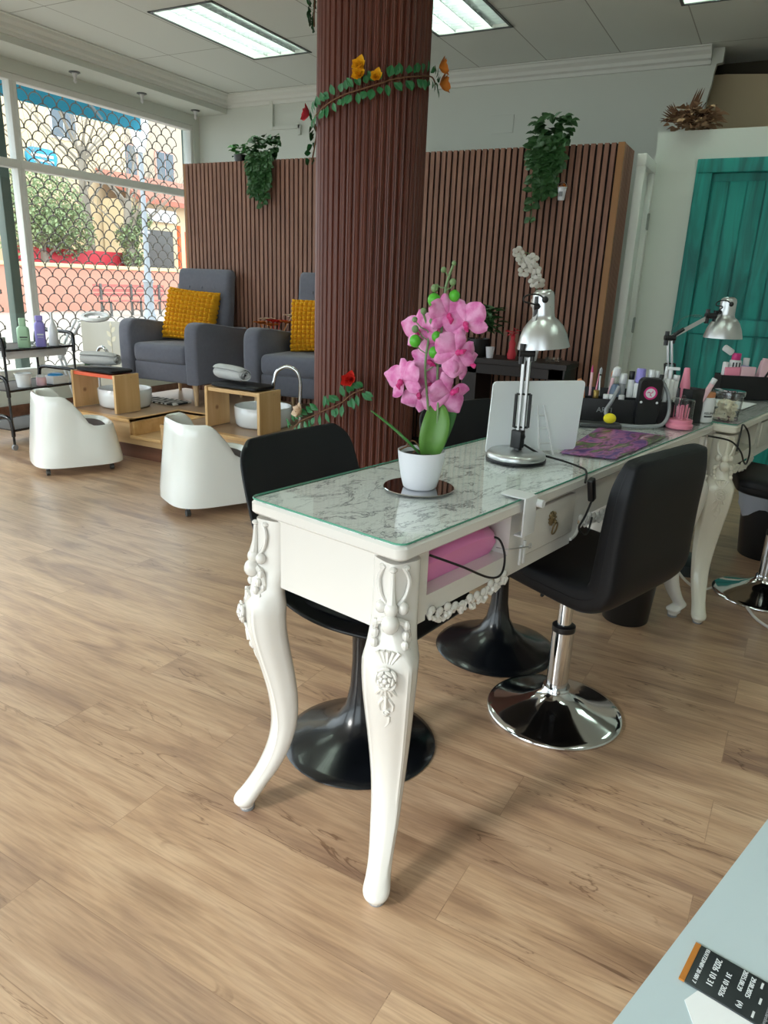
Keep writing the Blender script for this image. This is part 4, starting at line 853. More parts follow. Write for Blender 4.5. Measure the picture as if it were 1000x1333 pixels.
# black cup with pink tools
t = on('tool_cup', 'square black cup holding pink tubes beside the swab jar', 'cup', 1.795, .085, ZT, -.3)
m = MB(); s = .036
for (a, b_, c, d) in ((-s, s, -s, -s+.003), (-s, s, s-.003, s), (-s, -s+.003, -s, s), (s-.003, s, -s, s)): m.box(a, b_, c, d, 0, .125, .001)
m.box(-s, s, -s, s, 0, .004); m.build('cup', 'black_plastic', t)
def tool(name, label, cat, u, v, z, lean, parts, group='tools standing in the square black cup'):
    t = on(name, label, cat, u, v, z, 0, group); T = frame_T(lean)
    for nm, mt, prof in parts: MB().lathe(prof, 14, T=T).build(nm, mt, t, smooth=45)
    return t
tool('squeeze_tube', 'tall pink tube standing in the square black cup', 'tube', 1.78, .10, ZT+.006, (0, .02, 1), [('body', 'pink', [(.010, 0), (.017, .05), (.018, .13), (.012, .17), (.010, .19), (.008, .192)])])
tool('squeeze_tube', 'pink and white tube leaning right in the square black cup', 'tube', 1.80, .075, ZT+.006, (sx*.45, sy*.45, 1), [('body', 'light_pink', cylp(.010, 0, .15)), ('end', 'white_plastic', cylp(.0102, .15, .172))])
tool('nail_brush', 'white thick pen beside the square black cup', 'pen', 1.745, .135, ZT, (sx*.06, sy*.06, 1), [('body', 'white_plastic', cylp(.011, 0, .15)), ('cap', 'porcelain', cylp(.0115, .15, .172))], group='white pens beside the square black cup')
tool('nail_brush', 'slim white pen left of the thick white one', 'pen', 1.735, .165, ZT, (sx*.02, sy*.02, 1), [('body', 'white_plastic', cylp(.006, 0, .17)), ('cap', 'porcelain', cylp(.0062, .17, .2))], group='white pens beside the square black cup')
# white labelled bottle
t = on('peeling_bottle', 'white labelled peeling bottle with orange cap beside the square black cup', 'bottle', 1.865, .045, ZT)
MB().lathe([(.030, 0), (.033, .003), (.033, .085), (.028, .092)], 32).build('body', 'white_plastic', t)
MB().lathe([(.029, .092), (.030, .094), (.030, .108), (.028, .11)], 28).build('cap', 'orange_skin', t)
ang_c = math.atan2(cf.y, cf.x)
text('PEELING', .012, (.0335*math.cos(ang_c+.25), .0335*math.sin(ang_c+.25), .035), (R(90), 0, ang_c+.25+PI/2), 'ink_dark', t)
m = MB(); q = ang_c+.2; m.loft([[(.0336*math.cos(a), .0336*math.sin(a), z) for a in (q-.5, q-.25, q, q+.25, q+.5)] for z in (.020, .026)], caps=False, closed=False); m.build('label_band', 'ink_dark', t)
# glass jar with cream nail tips
t = thing('glass_jar', 'clear lidded jar full of cream nail tips on the far table corner', 'jar', TL(1.955, -.008, ZT), TA)
MB().lathe([(.001, .0), (.044, 0), (.048, .004), (.050, .04), (.053, .098), (.051, .098), (.048, .04), (.045, .007), (.001, .006)], 40, caps=False).build('jar', 'clear_plastic', t)
MB().lathe([(.054, .094), (.057, .096), (.058, .110), (.056, .114), (.001, .112)], 40, caps=False).build('lid', 'clear_plastic', t)
m = MB(); rnd = random.Random(5)
for k in range(120):
    a = rnd.random()*6.28; r_ = .036*math.sqrt(rnd.random()); z = .012+rnd.random()*.062
    T = Matrix.Translation((r_*math.cos(a), r_*math.sin(a), z)) @ Euler((rnd.random()*6, rnd.random()*6, rnd.random()*6)).to_matrix().to_4x4()
    m.loft([[(x*.009, y, abs(x)*-.003) for x in (-.5, 0, .5)] for y in (-.011, 0, .011)], caps=False, closed=False, T=T)
o = m.build('nail_tips', 'cream', None, smooth=0, loc=TL(1.955, -.008, ZT), rot=(0, 0, TA)); tag(o, 'heap of cream false nail tips inside the clear jar', 'nail tips'); o['kind'] = 'stuff'
tag(MB().tube(smoothpath([loc(1.70, -.03, .775), loc(1.78, -.085, .755), loc(1.80, -.12, .72), loc(1.83, -.13, .68), loc(1.88, -.13, .665), loc(1.94, -.12, .70), loc(1.96, -.10, .76), loc(1.90, -.09, .80), loc(1.82, -.105, .79), loc(1.79, -.11, .72)], 8), .0032, 8).build('looped_cable', 'cable_black'), 'black cable looped around the far table corner under the jar', 'cable')
# black bins box with pink bottles on the far table
t = on('organiser_box', 'black open box full of pink packets on the far table', 'organiser', 2.70, .13, ZT, oa)
m = MB(); X = .115
m.box(-X, X, -.05, -.046, 0, .105, .001); m.box(-X, X, .046, .05, 0, .105, .001); m.box(-X, -X+.004, -.05, .05, 0, .105, .001); m.box(X-.004, X, -.05, .05, 0, .105, .001); m.box(-X, X, -.05, .05, 0, .004); m.build('case', 'black_matte', t, smooth=0)
def org2(x, y, z=ZT+.005): q = Rz @ Vector((x, y, 0)); return TL(2.70+q.x, .13+q.y, z)
def bt(name, label, cat, x, y, parts, lean=(0, 0, 1), z=ZT+.006):
    t = thing(name, label, cat, org2(x, y, z), TA+oa, 'bottles and packets in the far black box'); T = frame_T(lean)
    for nm, mt, prof in parts: MB().lathe(prof, 16, T=T).build(nm, mt, t, smooth=45)
    return t
t = bt('remover_bottle', 'white bottle with pink open cap in the far black box', 'bottle', -.045, .01, [('body', 'white_plastic', cylp(.026, 0, .165, .004)), ('cap', 'magenta', cylp(.020, .165, .195))])
MB().lathe([(.012, .0), (.015, .004), (.015, .045), (.012, .049)], 16, T=Matrix.Translation((-.02, 0, .195)) @ frame_T((-1, 0, .6))).build('flip_lid', 'white_plastic', t)
m = MB()
for k in range(3): m.box(-.020+k*.014, -.014+k*.014, -.0268, -.026, .115, .155)
m.build('label_strokes', 'ink_dark', t, smooth=0)
bt('polish_bottle', 'purple labelled white bottle in the far black box', 'bottle', .005, .02, [('body', 'lavender', cylp(.019, 0, .14, .003)), ('cap', 'white_plastic', cylp(.014, .14, .175))])
bt('polish_bottle', 'translucent slanted bottle in the far black box', 'bottle', .05, .015, [('body', 'light_pink', cylp(.015, 0, .17, .003))], (.2, 0, 1))
bt('polish_bottle', 'slim white bottle at the left end of the far black box', 'bottle', -.090, .0, [('body', 'white_plastic', cylp(.013, 0, .155, .003))])
for k, (x, la, mt, h_) in enumerate(((-.06, 'wide pink packet leaning at the left of the far black box', 'pink', .135), (.0, 'pale pink packet in the middle of the far black box', 'light_pink', .14), (.075, 'large pink box at the right of the far black box', 'light_pink', .18))):
    t = thing('packet', la, 'packet', org2(x, -.03, ZT+.006), TA+oa+.05*k, 'bottles and packets in the far black box'); MB().box(-.032, .032, -.009, .009, 0, h_, .002, Matrix.Rotation(R(4*k-3), 4, 'Y')).build('carton', mt, t)
bt('makeup_brush', 'dark red brush leaning out of the far black box', 'brush', .03, -.038, [('handle', 'black_plastic', cylp(.005, 0, .17)), ('tip', 'red_flower', [(.006, .0), (.008, .02), (.006, .06)])], (.5, 0, 1))
t = on('paper_sheet', 'white sheet of paper under the far black box', 'paper', 2.45, .13, ZT+.0005, .0); MB().box(-.15, .10, -.11, .10, 0, .001).build('sheet', 'paper', t, smooth=0)
# ------------------------------------------------------------------ counter with packet, bottom right
t = thing('counter', 'pale blue-white counter corner at the bottom right edge', 'counter', (0, 0, 0))
m = MB(); e0 = Vector((.102, .78)); e1 = Vector((-.032, .36)); d_ = (e0-e1).normalized(); n_ = Vector((d_.y, -d_.x)); p0 = e1-d_*.30; p1 = e1+d_*.75
pts = [p0, p1, p1+n_*.7, p0+n_*.7]
m.loft([[(p.x, p.y, .745) for p in pts], [(p.x, p.y, .77) for p in pts]]); m.build('worktop', 'counter', t, smooth=0)
q = [p0+n_*.06+d_*.06, p1+n_*.06-d_*.06, p1+n_*.66-d_*.06, p0+n_*.66+d_*.06]
m = MB(); m.loft([[(p.x, p.y, 0) for p in q], [(p.x, p.y, .745) for p in q]]); m.build('cabinet', 'white_lacquer', t, smooth=0)
A_ = Vector((.026, .502)); B_ = Vector((.018, .463)); e_ = (A_-B_).normalized(); f_ = Vector((e_.y, -e_.x)); wd = .040
pk = thing('foil_packet', 'black foil packet with an orange end and white dates on the counter', 'packet', (B_.x+e_.x*wd/2, B_.y+e_.y*wd/2, .7705), math.atan2(f_.y, f_.x) + R(0))
MB().box(0, .004, -wd/2, wd/2, 0, .0015).build('orange_end', 'label_orange', pk, smooth=0)
MB().box(.004, .078, -wd/2, wd/2, 0, .0014, .0004).build('flap', 'label_black', pk)
MB().box(.072, .22, -wd/2-.004, wd/2+.004, -.0003, .005, .002).build('pouch', 'black_plastic', pk)
rr = R(-90)
for s, x, y, size in (('EU1723N8V 20 001 7', .0095, .001, .0040), ('2026 10 31', .0185, .002, .0062), ('31 10 2026', .0275, -.003, .0052), ('2025.08.29', .0365, .009, .0046), ('29.08.2025', .0425, .007, .0046), ('(A)', .0400, -.0125, .0046)):
    text(s, size, (x, y, .00155), (0, 0, rr), 'ink_white', pk)
m = MB()
for x, y in ((.048, .014), (.050, .0), (.0485, -.014)): m.box(x, x+.0015, y-.0028, y+.0028, .0014, .0017)
m.build('tick_mark', 'ink_white', pk, smooth=0)
for yy, ss in ((.008, ('Technische', 'Information', 'Anwendung')), (-.010, ('Beschreibung', 'Hinweise', 'Inhalt'))):
    for k, s in enumerate(ss): text(s, .0034, (.057+k*.0045, yy, .00155), (0, 0, rr), 'grey_plastic', pk)
rc = thing('receipt', 'crumpled white receipt under the black foil packet', 'receipt', (.060, .448, .7702), .35)
m = MB(); m.loft([[(-.030, -.035, 0), (.025, -.040, 0), (.030, .0, 0), (.024, .028, .0), (-.012, .030, 0), (-.034, .012, 0)], [(-.030, -.035, .0004), (.025, -.040, .0004), (.030, .0, .0004), (.024, .028, .0004), (-.012, .030, .0004), (-.034, .012, .0004)]]); m.build('slip', 'paper', rc, smooth=0)
for k in range(3): text(('IVA', 'Total', 'Fecha')[k], .0038, (-.010+k*.010, -.008, .0006), (0, 0, rr-.3), 'grey_plastic', rc)
# ================================================================== CHAIRS AT THE TABLE
def tulip_chair(label, u, v, rz):
    t = thing('tulip_chair', label, 'chair', TL(u, v, 0), TA+rz, 'black tulip chairs behind the near table')
    prof = [(.214, 0), (.216, .003), (.212, .008), (.19, .018), (.15, .032), (.10, .052), (.065, .080), (.042, .12), (.031, .18), (.027, .26), (.029, .34), (.038, .39), (.060, .415), (.075, .42)]
    MB().lathe(prof, 48).build('pedestal', 'black_gloss', t, smooth=60)
    # shell: profile from the front lip over the seat up the back, facing +y
    P = smoothpath([(0, .235, .435), (0, .20, .452), (0, .10, .440), (0, 0, .432), (0, -.10, .440), (0, -.175, .475), (0, -.215, .55), (0, -.235, .64), (0, -.255, .75), (0, -.27, .82), (0, -.277, .857)], 3)
    Wd = smoothpath([(.15, .004, 0), (.20, .012, 0), (.232, .030, 0), (.238, .045, 0), (.232, .06, 0), (.225, .07, 0), (.222, .065, 0), (.224, .055, 0), (.222, .040, 0), (.208, .030, 0), (.165, .018, 0)], 3)
    vs, fs = [], []; N_ = 14
    for i, (p, w_) in enumerate(zip(P, Wd)):
        d = (P[min(i+1, len(P)-1)]-P[max(i-1, 0)]).normalized(); nn = Vector((0, d.z, -d.y)); nn = -nn if (nn.z < 0 and i < 14) or (nn.y < 0 and i >= 14) else nn
        for j in range(N_+1):
            q = j/N_*2-1; vs.append(p + Vector((q*w_.x, 0, 0)) + nn*w_.y*q*q*abs(q)**.5)
    for i in range(len(P)-1):
        for j in range(N_): a = i*(N_+1)+j; fs.append((a, a+1, a+N_+2, a+N_+1))
    o = MB().add(vs, fs).build('seat_shell', 'black_satin', t, smooth=80); md = o.modifiers.new('s', 'SOLIDIFY'); md.thickness = .014; md.offset = 0; md = o.modifiers.new('b', 'SUBSURF'); md.levels = 1; md.render_levels = 2
    m = MB(); m.loft([rrect(-.16*k, .16*k, -.14*k, .15*k, .10*k, z) for k, z in ((.9, .444), (1, .452), (1, .462), (.93, .470), (.5, .474))]); m.build('seat_pad', 'black_leather', t)
    return t
tulip_chair('black tulip chair behind the near end of the marble table', .368, .384+.02, R(183))
tulip_chair('black tulip chair behind the middle of the table, beyond the orchid', 1.12, .415, R(172))
def salon_chair(label, u, v, rz):
    t = thing('salon_chair', label, 'chair', TL(u, v, 0), TA+rz, 'black cushioned chairs on chrome pedestals')
    prof = [(.202, 0), (.2055, .002), (.206, .008), (.202, .012), (.185, .017), (.15, .028), (.10, .044), (.065, .060), (.045, .075), (.040, .085)]
    bs = MB().lathe(prof, 56).build('pedestal_base', 'chrome', t, smooth=60)
    m = MB(); m.lathe([(.040, .083), (.043, .088), (.040, .094)], 24); m.build('base_collar', 'chrome', bs)
    MB().lathe([(.0325, .09), (.0325, .285), (.030, .287)], 28).build('outer_column', 'chrome', t)
    MB().lathe([(.034, .280), (.0345, .283), (.0345, .297), (.030, .30), (.024, .301)], 28).build('column_cap', 'black_plastic', t)
    MB().lathe([(.021, .30), (.021, .47), (.03, .475), (.06, .478)], 20).build('gas_lift', 'chrome', t)
    MB().box(-.09, .09, -.08, .09, .470, .484, .004).build('seat_plate', 'black_plastic', t)
    # one L shaped cushion, quite thick, facing +y
    P = smoothpath([(0, .205, .520), (0, .16, .520), (0, .05, .508), (0, -.08, .498), (0, -.160, .497), (0, -.205, .525), (0, -.213, .60), (0, -.218, .70), (0, -.226, .80), (0, -.236, .872)], 4)
    W_ = smoothpath([(.18, .026, 0), (.205, .038, 0), (.21, .040, 0), (.212, .044, 0), (.214, .048, 0), (.214, .046, 0), (.214, .042, 0), (.213, .039, 0), (.210, .036, 0), (.188, .022, 0)], 4)
    rings = []
    for i, (p, w_) in enumerate(zip(P, W_)):
        d = (P[min(i+1, len(P)-1)]-P[max(i-1, 0)]).normalized(); nn = Vector((0, -d.z, d.y)).normalized()
        ring = []
        for j in range(32):
            a = 2*PI*j/32; c, s_ = math.cos(a), math.sin(a); ex = 2/5.5
            x = abs(c)**ex*(1 if c >= 0 else -1); y = abs(s_)**ex*(1 if s_ >= 0 else -1)
            ring.append(p + Vector((x*w_.x, 0, 0)) + nn*y*w_.y)
        rings.append(ring)
    cu = MB().loft(rings).build('cushion', 'black_leather', t, smooth=60)
    md = cu.modifiers.new('b', 'SUBSURF'); md.levels = 1; md.render_levels = 1
    for s in (-1, 1): MB().tube([p + Vector((s*w_.x*.985, 0, 0)) for p, w_ in list(zip(P, W_))[2:-2]], .0035, 6).build('seam', 'black_leather', cu)
    return t
def backtilt(): pass
ch = salon_chair('black cushioned chair with round chrome base in front of the near table', .888, .062, R(-7))
m = MB()
m.loft([[(-.13, .17, .50), (-.10, .18, .47), (-.08, .185, .455), (-.06, .18, .478), (-.03, .16, .47), (.0, .10, .485)], [(-.13, .165, .505), (-.10, .175, .475), (-.08, .18, .46), (-.06, .175, .483), (-.03, .155, .475), (.0, .095, .49)]]); m.tube(smoothpath([(-.03, .03, .49), (-.045, .045, .45), (-.04, .05, .41), (-.055, .055, .385)], 4), [.006]*4+[.009]*4+[.006]*4+[.003], 6)
m.build('torn_cover', 'black_matte', ch, smooth=0)
salon_chair('black cushioned chair on chrome base at the far table, cut by the right edge', 2.36, -.19, R(20))
# bins
def bin_(label, u, v, h, r0, r1, bag):
    t = on('waste_bin', label, 'bin', u, v, 0, 0, 'black waste bins under the tables')
    MB().lathe([(r0-.004, 0), (r0, .004), (r1, h-.012), (r1+.006, h-.010), (r1+.006, h), (r1-.004, h), (r0-.005, .012), (.001, .010)], 36, caps=False).build('bucket', 'black_plastic', t, smooth=50)
    if bag:
        m = MB(); rings = []
        for k, (z, r_) in enumerate(((h-.10, r1+.004), (h-.04, r1+.009), (h+.012, r1+.010), (h+.012, r1-.01), (h-.06, r1-.02))):
            rings.append([((r_+.006*math.sin(j*1.9+k))*math.cos(2*PI*j/36), (r_+.006*math.sin(j*1.9+k))*math.sin(2*PI*j/36), z+(.03*math.sin(j*.8) if k == 0 else .004*math.sin(j*1.3))) for j in range(36)])
        m.loft(rings, caps=False); m.build('bin_bag', 'towel' if False else 'grey_bag', t)
    return t
mat('grey_bag', '#8f929a', .5)
bin_('black round waste bin under the near table behind the chrome chair', 1.70, .165, .27, .088, .108, False)
bin_('black waste bin with a grey bag under the far table', 2.93, -.06, .34, .12, .15, True)
t = on('foot_pedal', 'dark round foot pedal on the floor under the far table', 'pedal', 2.42, .16, 0)
MB().lathe([(.10, 0), (.105, .004), (.105, .05), (.09, .062), (.001, .065)], 32).build('pedal_body', 'label_black', t)
t = on('cable_box', 'white power adapter hanging behind the far table leg', 'adapter', 2.02, .17, .40)
MB().box(-.018, .018, -.02, .02, 0, .17, .006, Matrix.Rotation(R(12), 4, 'X')).build('adapter_body', 'white_plastic', t)
MB().box(-.010, .010, -.05, -.03, .165, .225, .004).build('strap', 'black_matte', t)
tag(MB().tube(smoothpath([loc(2.02, .17, .40), loc(2.03, .14, .25), loc(2.1, .10, .10), loc(2.2, .03, .008), loc(2.31, -.03, .006), loc(2.2, -.15, .006), loc(2.05, -.25, .006), loc(1.95, -.40, .006)], 8), .006, 8).build('floor_cable', 'cable_white'), 'thick white cable running over the floor past the far table leg', 'cable')
# ================================================================== ARMCHAIRS
def armchair(label, x, y, rz):
    t = thing('armchair', label, 'armchair', (x, y, H), rz, 'grey fabric armchairs on the platform')
    # local: front at y=-.38, facing -y ; width .76
    def soft(mb, x0, x1, y0, y1, z0, z1, bev, T=None): return mb.box(x0, x1, y0, y1, z0, z1, bev, T)
    soft(MB(), -.27, .27, -.355, .25, .165, .315, .02).build('seat_base', 'fabric_grey', t)
    m = MB(); soft(m, -.268, .268, -.375, .14, .305, .455, .045); o = m.build('seat_cushion', 'fabric_grey', t, smooth=60)
    for s in (-1, 1):
        prof = smoothpath([(-.375, .165), (-.385, .35), (-.385, .53), (-.370, .595), (-.33, .625), (-.26, .632), (-.10, .615), (.10, .590), (.22, .578), (.27, .565), (.28, .40), (.27, .165)], 3)
        rings = []
        for xo, sc_ in ((0, .955), (.012, .99), (.03, 1), (.098, 1), (.116, .99), (.128, .955)):
            xx = s*(.268+xo); c = Vector((0, .38, 0)); rings.append([(xx, p.x*sc_, .40+(p.y-.40)*sc_) for p in prof])
        MB().loft(rings).build('arm', 'fabric_grey', t, smooth=50)
    # backrest, leaning back
    T = Matrix.Translation((0, .185, .36)) @ Matrix.Rotation(R(-6), 4, 'X')
    m = MB(); rings = []
    for z, w_, dpt in ((0, .262, .055), (.10, .265, .062), (.30, .268, .064), (.50, .270, .060), (.62, .272, .055), (.655, .268, .045), (.67, .255, .027)):
        rings.append([(x_, y_+.0, z) for x_, y_, _ in rrect(-w_, w_, -dpt, dpt, min(.045, dpt*.9), 0)])
    m.loft(rings, T=T); o = m.build('backrest', 'fabric_grey', t, smooth=60)
    m = MB(); m.ball(T @ Vector((0, -.060, .52)), .012, 1, .4, 1, 8); m.ball(T @ Vector((.13, -.060, .52)), .012, 1, .4, 1, 8); m.ball(T @ Vector((-.13, -.060, .52)), .012, 1, .4, 1, 8)
    m.build('button', 'fabric_grey', o)
    for sx_, sy_ in ((-1, -1), (1, -1), (-1, 1), (1, 1)):
        m = MB(); a = Vector((sx_*.315, -.31 if sy_ < 0 else .22, .168)); c = Vector((sx_*.335, -.335 if sy_ < 0 else .24, 0)); m.tube([c, a], [.014, .024], 16); m.build('leg', 'leg_wood', t)
    return t
def bobble_cushion(label, loc_, rot, size=.43):
    N_ = 144; nb = 12; m = MB()
    for side in (-1, 1):
        vs, fs = [], []
        for i in range(N_+1):
            for j in range(N_+1):
                a, b_ = i/N_*2-1, j/N_*2-1
                th = .058*((1-a**4)*(1-b_**4))**.55; bump = .034*abs(math.sin(a*nb*PI/2)*math.sin(b_*nb*PI/2*.92))**.5*min(1, th*60)
                e = .5*size; pin = 1 + .04*(a*a*b_*b_)-.02*(1-a*a*b_*b_)
                vs.append((a*e*1.06*pin, side*(th+bump), b_*e*.94*pin + e))
        for i in range(N_):
            for j in range(N_): k = i*(N_+1)+j; fs.append((k, k+1, k+N_+2, k+N_+1))
        m.add(vs, fs)
    o = m.build('knitted_cushion', 'mustard', smooth=70, loc=loc_, rot=rot); return tag(o, label, 'cushion', 'mustard bobble knit cushions')
AX1, AY1 = -4.27, 4.60
armchair('grey fabric armchair nearest the window with the fully visible mustard cushion', AX1+.01, AY1, R(2))
armchair('grey fabric armchair half hidden behind the brown pillar', -3.03, 4.62, R(5))
bobble_cushion('mustard knitted cushion on the armchair nearest the window', (-4.285, 4.60, H+.452), (R(-14), R(4), R(10)))
bobble_cushion('mustard knitted cushion on the armchair behind the pillar', (-3.02, 4.62, H+.452), (R(-10), R(-2), R(12)), .40)
# flowers between chair and pillar
t = thing('flower_bunch', 'red and peach artificial flowers showing above the second armchair arm', 'flowers', (-3.60, 4.86, H))
m = MB(); m.lathe([(.05, 0), (.07, .12), (.06, .3), (.045, .42), (.05, .44)], 20); m.build('vase', 'pot_white', t)
rnd = random.Random(8)
for k, (dx, dz, c) in enumerate(((-.10, .63, 'orange_flower'), (-.04, .66, 'cream_flower'), (.03, .65, 'red_flower'), (.09, .65, 'red_flower'), (.16, .65, 'orange_flower'), (.20, .70, 'cream_flower'), (.0, .62, 'orange_flower'))):
    m = MB()
    for q in range(12): a = q*2.4; r_ = .012+.0028*q; m.leaf((dx+.2*r_*math.cos(a), -.04+.2*r_*math.sin(a), dz-.01), (math.cos(a), math.sin(a), .9-.06*q), (0, 0, 1), r_*2.0, r_*1.6)
    m.tube([(0, 0, .4), (dx, -.04, dz-.01)], .003, 5); m.build('flower', c, t, smooth=60)
# footrest benches, basins, towels, taps
def bench(label, x, y, red):
    t = thing('footrest_bench', label, 'footrest bench', (x, y, H+.003), R(-2), 'pine footrest benches over the basins')
    MB().box(-.235, -.213, -.11, .11, 0, .275, .002).build('side_board', 'pine', t, smooth=0)
    MB().box(.213, .235, -.11, .11, 0, .275, .002).build('side_board', 'pine', t, smooth=0)
    MB().box(-.213, .213, -.10, .10, .245, .270, .002).build('top_board', 'orange_board' if red else 'pine_x', t, smooth=0)
    m = MB(); m.loft([rrect(-.19, .20, -.105, .105, .03, z) if k else rrect(-.18, .19, -.095, .095, .03, z) for k, z in ((0, .277), (1, .283), (1, .298), (0, .304))]); m.build('foot_pad', 'black_leather', t)
    return t
bench('pine footrest bench with red top board at the left basin', -4.32, 3.76, True)
bench('pine footrest bench with plain top board at the right basin', -3.075, 3.80, False)
def basin(label, x, y):
    t = MB().lathe([(.160, 0), (.178, .004), (.190, .02), (.195, .07), (.197, .134), (.192, .138), (.186, .134), (.183, .07), (.176, .03), (.001, .018)], 56, caps=False).build('foot_basin', 'porcelain', smooth=60, loc=(x, y, H+.001)); return tag(t, label, 'basin', 'white round foot basins')
basin('white round foot basin under the left pine bench', -4.33, 3.95); basin('white round foot basin under the right pine bench', -3.05, 3.99)
def towel(label, x, y, rz, L=.26):
    m = MB(); n = 60; rings = []
    def sp(t_, side): a = t_*2*PI*2.4; r_ = .012+.046*t_; return Vector((0, (r_+side)*math.cos(a), (r_+side)*math.sin(a)*.85+.053))
    for xk, s_, dr in ((-L/2, .90, 0), (-L/2+.02, 1, .0), (0, 1.04, 0), (L/2-.05, .98, 0), (L/2, .80, 0)):
        outer = [sp(k/n, .006) for k in range(n+1)]; inner = [sp(k/n, -.004) for k in range(n, -1, -1)]
        rings.append([(xk+.012*math.sin(k*.3), p.y*s_, (p.z-.053)*s_+.053) for k, p in enumerate(outer+inner)])
    m.loft(rings); o = m.build('rolled_towel', 'towel', smooth=60, loc=(x, y, H+.312), rot=(0, 0, rz)); return tag(o, label, 'towel', 'rolled grey towels')
towel('rolled grey towel on the left footrest bench', -4.36, 3.77, R(20)); towel('rolled grey towel on the right footrest bench', -3.16, 3.80, R(-14), .28)
def tap(label, x, y, pts, mt='chrome'):
    t = thing('gooseneck_tap', label, 'tap', (x, y, H), 0, 'gooseneck taps at the basins')
    MB().tube(smoothpath(pts, 8), .0125, 12).build('spout', mt, t, smooth=60); MB().lathe([(.022, 0), (.022, .012), (.014, .02)], 20).build('tap_base', 'chrome', t)
    m = MB(); e = Vector(pts[-1]); m.tube([e+Vector((0, 0, .01)), e+Vector((0, 0, -.03))], [.015, .014], 12); m.build('nozzle', 'chrome', t); return t
tap('chrome gooseneck tap beside the right basin, next to the pillar', -2.735, 3.98, [(0, 0, 0), (0, 0, .2), (.0, 0, .33), (-.025, -.01, .40), (-.085, -.03, .425), (-.15, -.05, .39), (-.17, -.06, .32), (-.175, -.06, .27)])
tap('chrome spray hose tap standing behind the left bench', -4.72, 4.05, [(0, 0, 0), (0, 0, .25), (.0, 0, .34), (.03, 0, .40), (.08, 0, .41), (.12, 0, .37), (.13, 0, .30)])
t = thing('zebra_mat', 'black and white zebra patterned mat before the first armchair', 'mat', (-4.35, 4.27, H)); 
MB().box(-.36, .30, -.10, .10, .001, .012, .003).build('mat_pile', 'zebra', t)
# ================================================================== PEDICURE STOOLS
def stool(label, x, y, rz):
    t = thing('pedicure_stool', label, 'stool', (x, y, 0), rz, 'white moulded pedicure stools')
    N_ = 64
    def foot(a, k=1.0):
        c, s_ = math.cos(a), math.sin(a); ex = 2/3.4
        return Vector((abs(c)**ex*(1 if c >= 0 else -1)*.262*k, abs(s_)**ex*(1 if s_ >= 0 else -1)*.240*k, 0))
    def rim(a):
        xx = foot(a).x/.262; t_ = min(1, max(0, (xx+.50)/.95)); t_ = t_*t_*(3-2*t_); return .490 - .195*t_
    rings = []
    for k in range(9):
        f = k/8; ring = []
        for j in range(N_):
            a = 2*PI*j/N_; z = .052 + (rim(a)-.052)*f; tap_ = 1.0 - .08*f - (0.02 if k == 0 else 0); p = foot(a, tap_)
            if p.x > 0: p.x += .01 - .04*(z-.035)/.3*0 + .03*(1-f)
            else: p.x += .03*f
            p.z = z; ring.append(p)
        rings.append(ring)
    top = rings[-1]
    for (kk, dz) in ((.965, .010), (.90, .006), (.86, -.02)): rings.append([Vector((p.x*kk, p.y*kk, p.z+dz)) for p in top])
    rings.append([Vector((p.x*.80, p.y*.80, min(p.z-.022, .272))) for p in top]); rings.append([Vector((p.x*.4, p.y*.4, .268)) for p in top])
    bottom = [Vector((p.x*.9, p.y*.9, .052)) for p in rings[0]]; rings.insert(0, bottom)
    MB().loft(rings).build('shell', 'stool_white', t, smooth=60)
    m = MB(); m.loft([[Vector((p.x*k+.015, p.y*k, z)) for p in top] for k, z in ((.70, .265), (.76, .275), (.75, .286), (.68, .293), (.3, .295))]); m.build('seat_pad', 'pad_dark', t, smooth=60)
    for cx_, cy_ in ((-.19, -.17), (-.19, .17), (.20, -.17), (.20, .17)):
        c = MB(); c.tube([(cx_-.011, cy_, .02), (cx_+.011, cy_, .02)], .019, 16); c.tube([(cx_, cy_, .025), (cx_, cy_, .06)], .010, 8); c.build('caster', 'steel_dark', t)
    return t
stool('white moulded pedicure stool beside the trolley, the left one', -3.99, 3.165, R(62))
stool('white moulded pedicure stool between the left stool and the marble table', -2.71, 3.04, R(62))
# ================================================================== TROLLEY
TX, TY_ = -4.90, 3.52
t = thing('trolley', 'black tube framed three-tier beauty trolley with white trays by the window', 'trolley', (TX, TY_, 0), R(3))
for sx_ in (-1, 1):
    for sy_ in (-1, 1):
        c = MB(); c.tube([(sx_*.20-.008, sy_*.30, .022), (sx_*.20+.008, sy_*.30, .022)], .022, 16); c.build('caster', 'grey_plastic', t)
for k, (z, nm) in enumerate(((.14, 'lower_frame'), (.42, 'middle_frame'), (.70, 'upper_frame'))):
    m = MB()
    for sy_ in (-1, 1):
        m.tube(smoothpath([(-.20, sy_*.30, z-.04), (-.20, sy_*.305, z+.05), (-.17, sy_*.31, z+.095), (0, sy_*.31, z+.10), (.17, sy_*.31, z+.095), (.20, sy_*.305, z+.05), (.20, sy_*.30, z-.04)], 4), .014, 10)
    for sx_ in (-1, 1): m.tube([(sx_*.20, -.30, z), (sx_*.20, .30, z)], .009, 10)
    m.build(nm, 'black_gloss', t)
for sx_ in (-1, 1):
    for sy_ in (-1, 1): MB().tube([(sx_*.20, sy_*.30, .04), (sx_*.20, sy_*.30, .70)], .009, 8).build('post', 'black_gloss', t)
for z in (.14, .42, .70):
    MB().box(-.19, .19, -.29, .29, z-.004, z+.006, .002).build('glass_shelf', 'carcass', t, smooth=0)
m = MB(); m.box(-.17, .17, -.26, .26, .635, .694, .006); m.build('white_drawer', 'white_plastic', t)
def on_tr(name, label, cat, dx, dy, z, parts, group=None):
    q = thing(name, label, cat, (TX+dx, TY_+dy, z), 0, group)
    for nm, mt, prof in parts: MB().lathe(prof, 24).build(nm, mt, q, smooth=50)
    return q
zt = .707
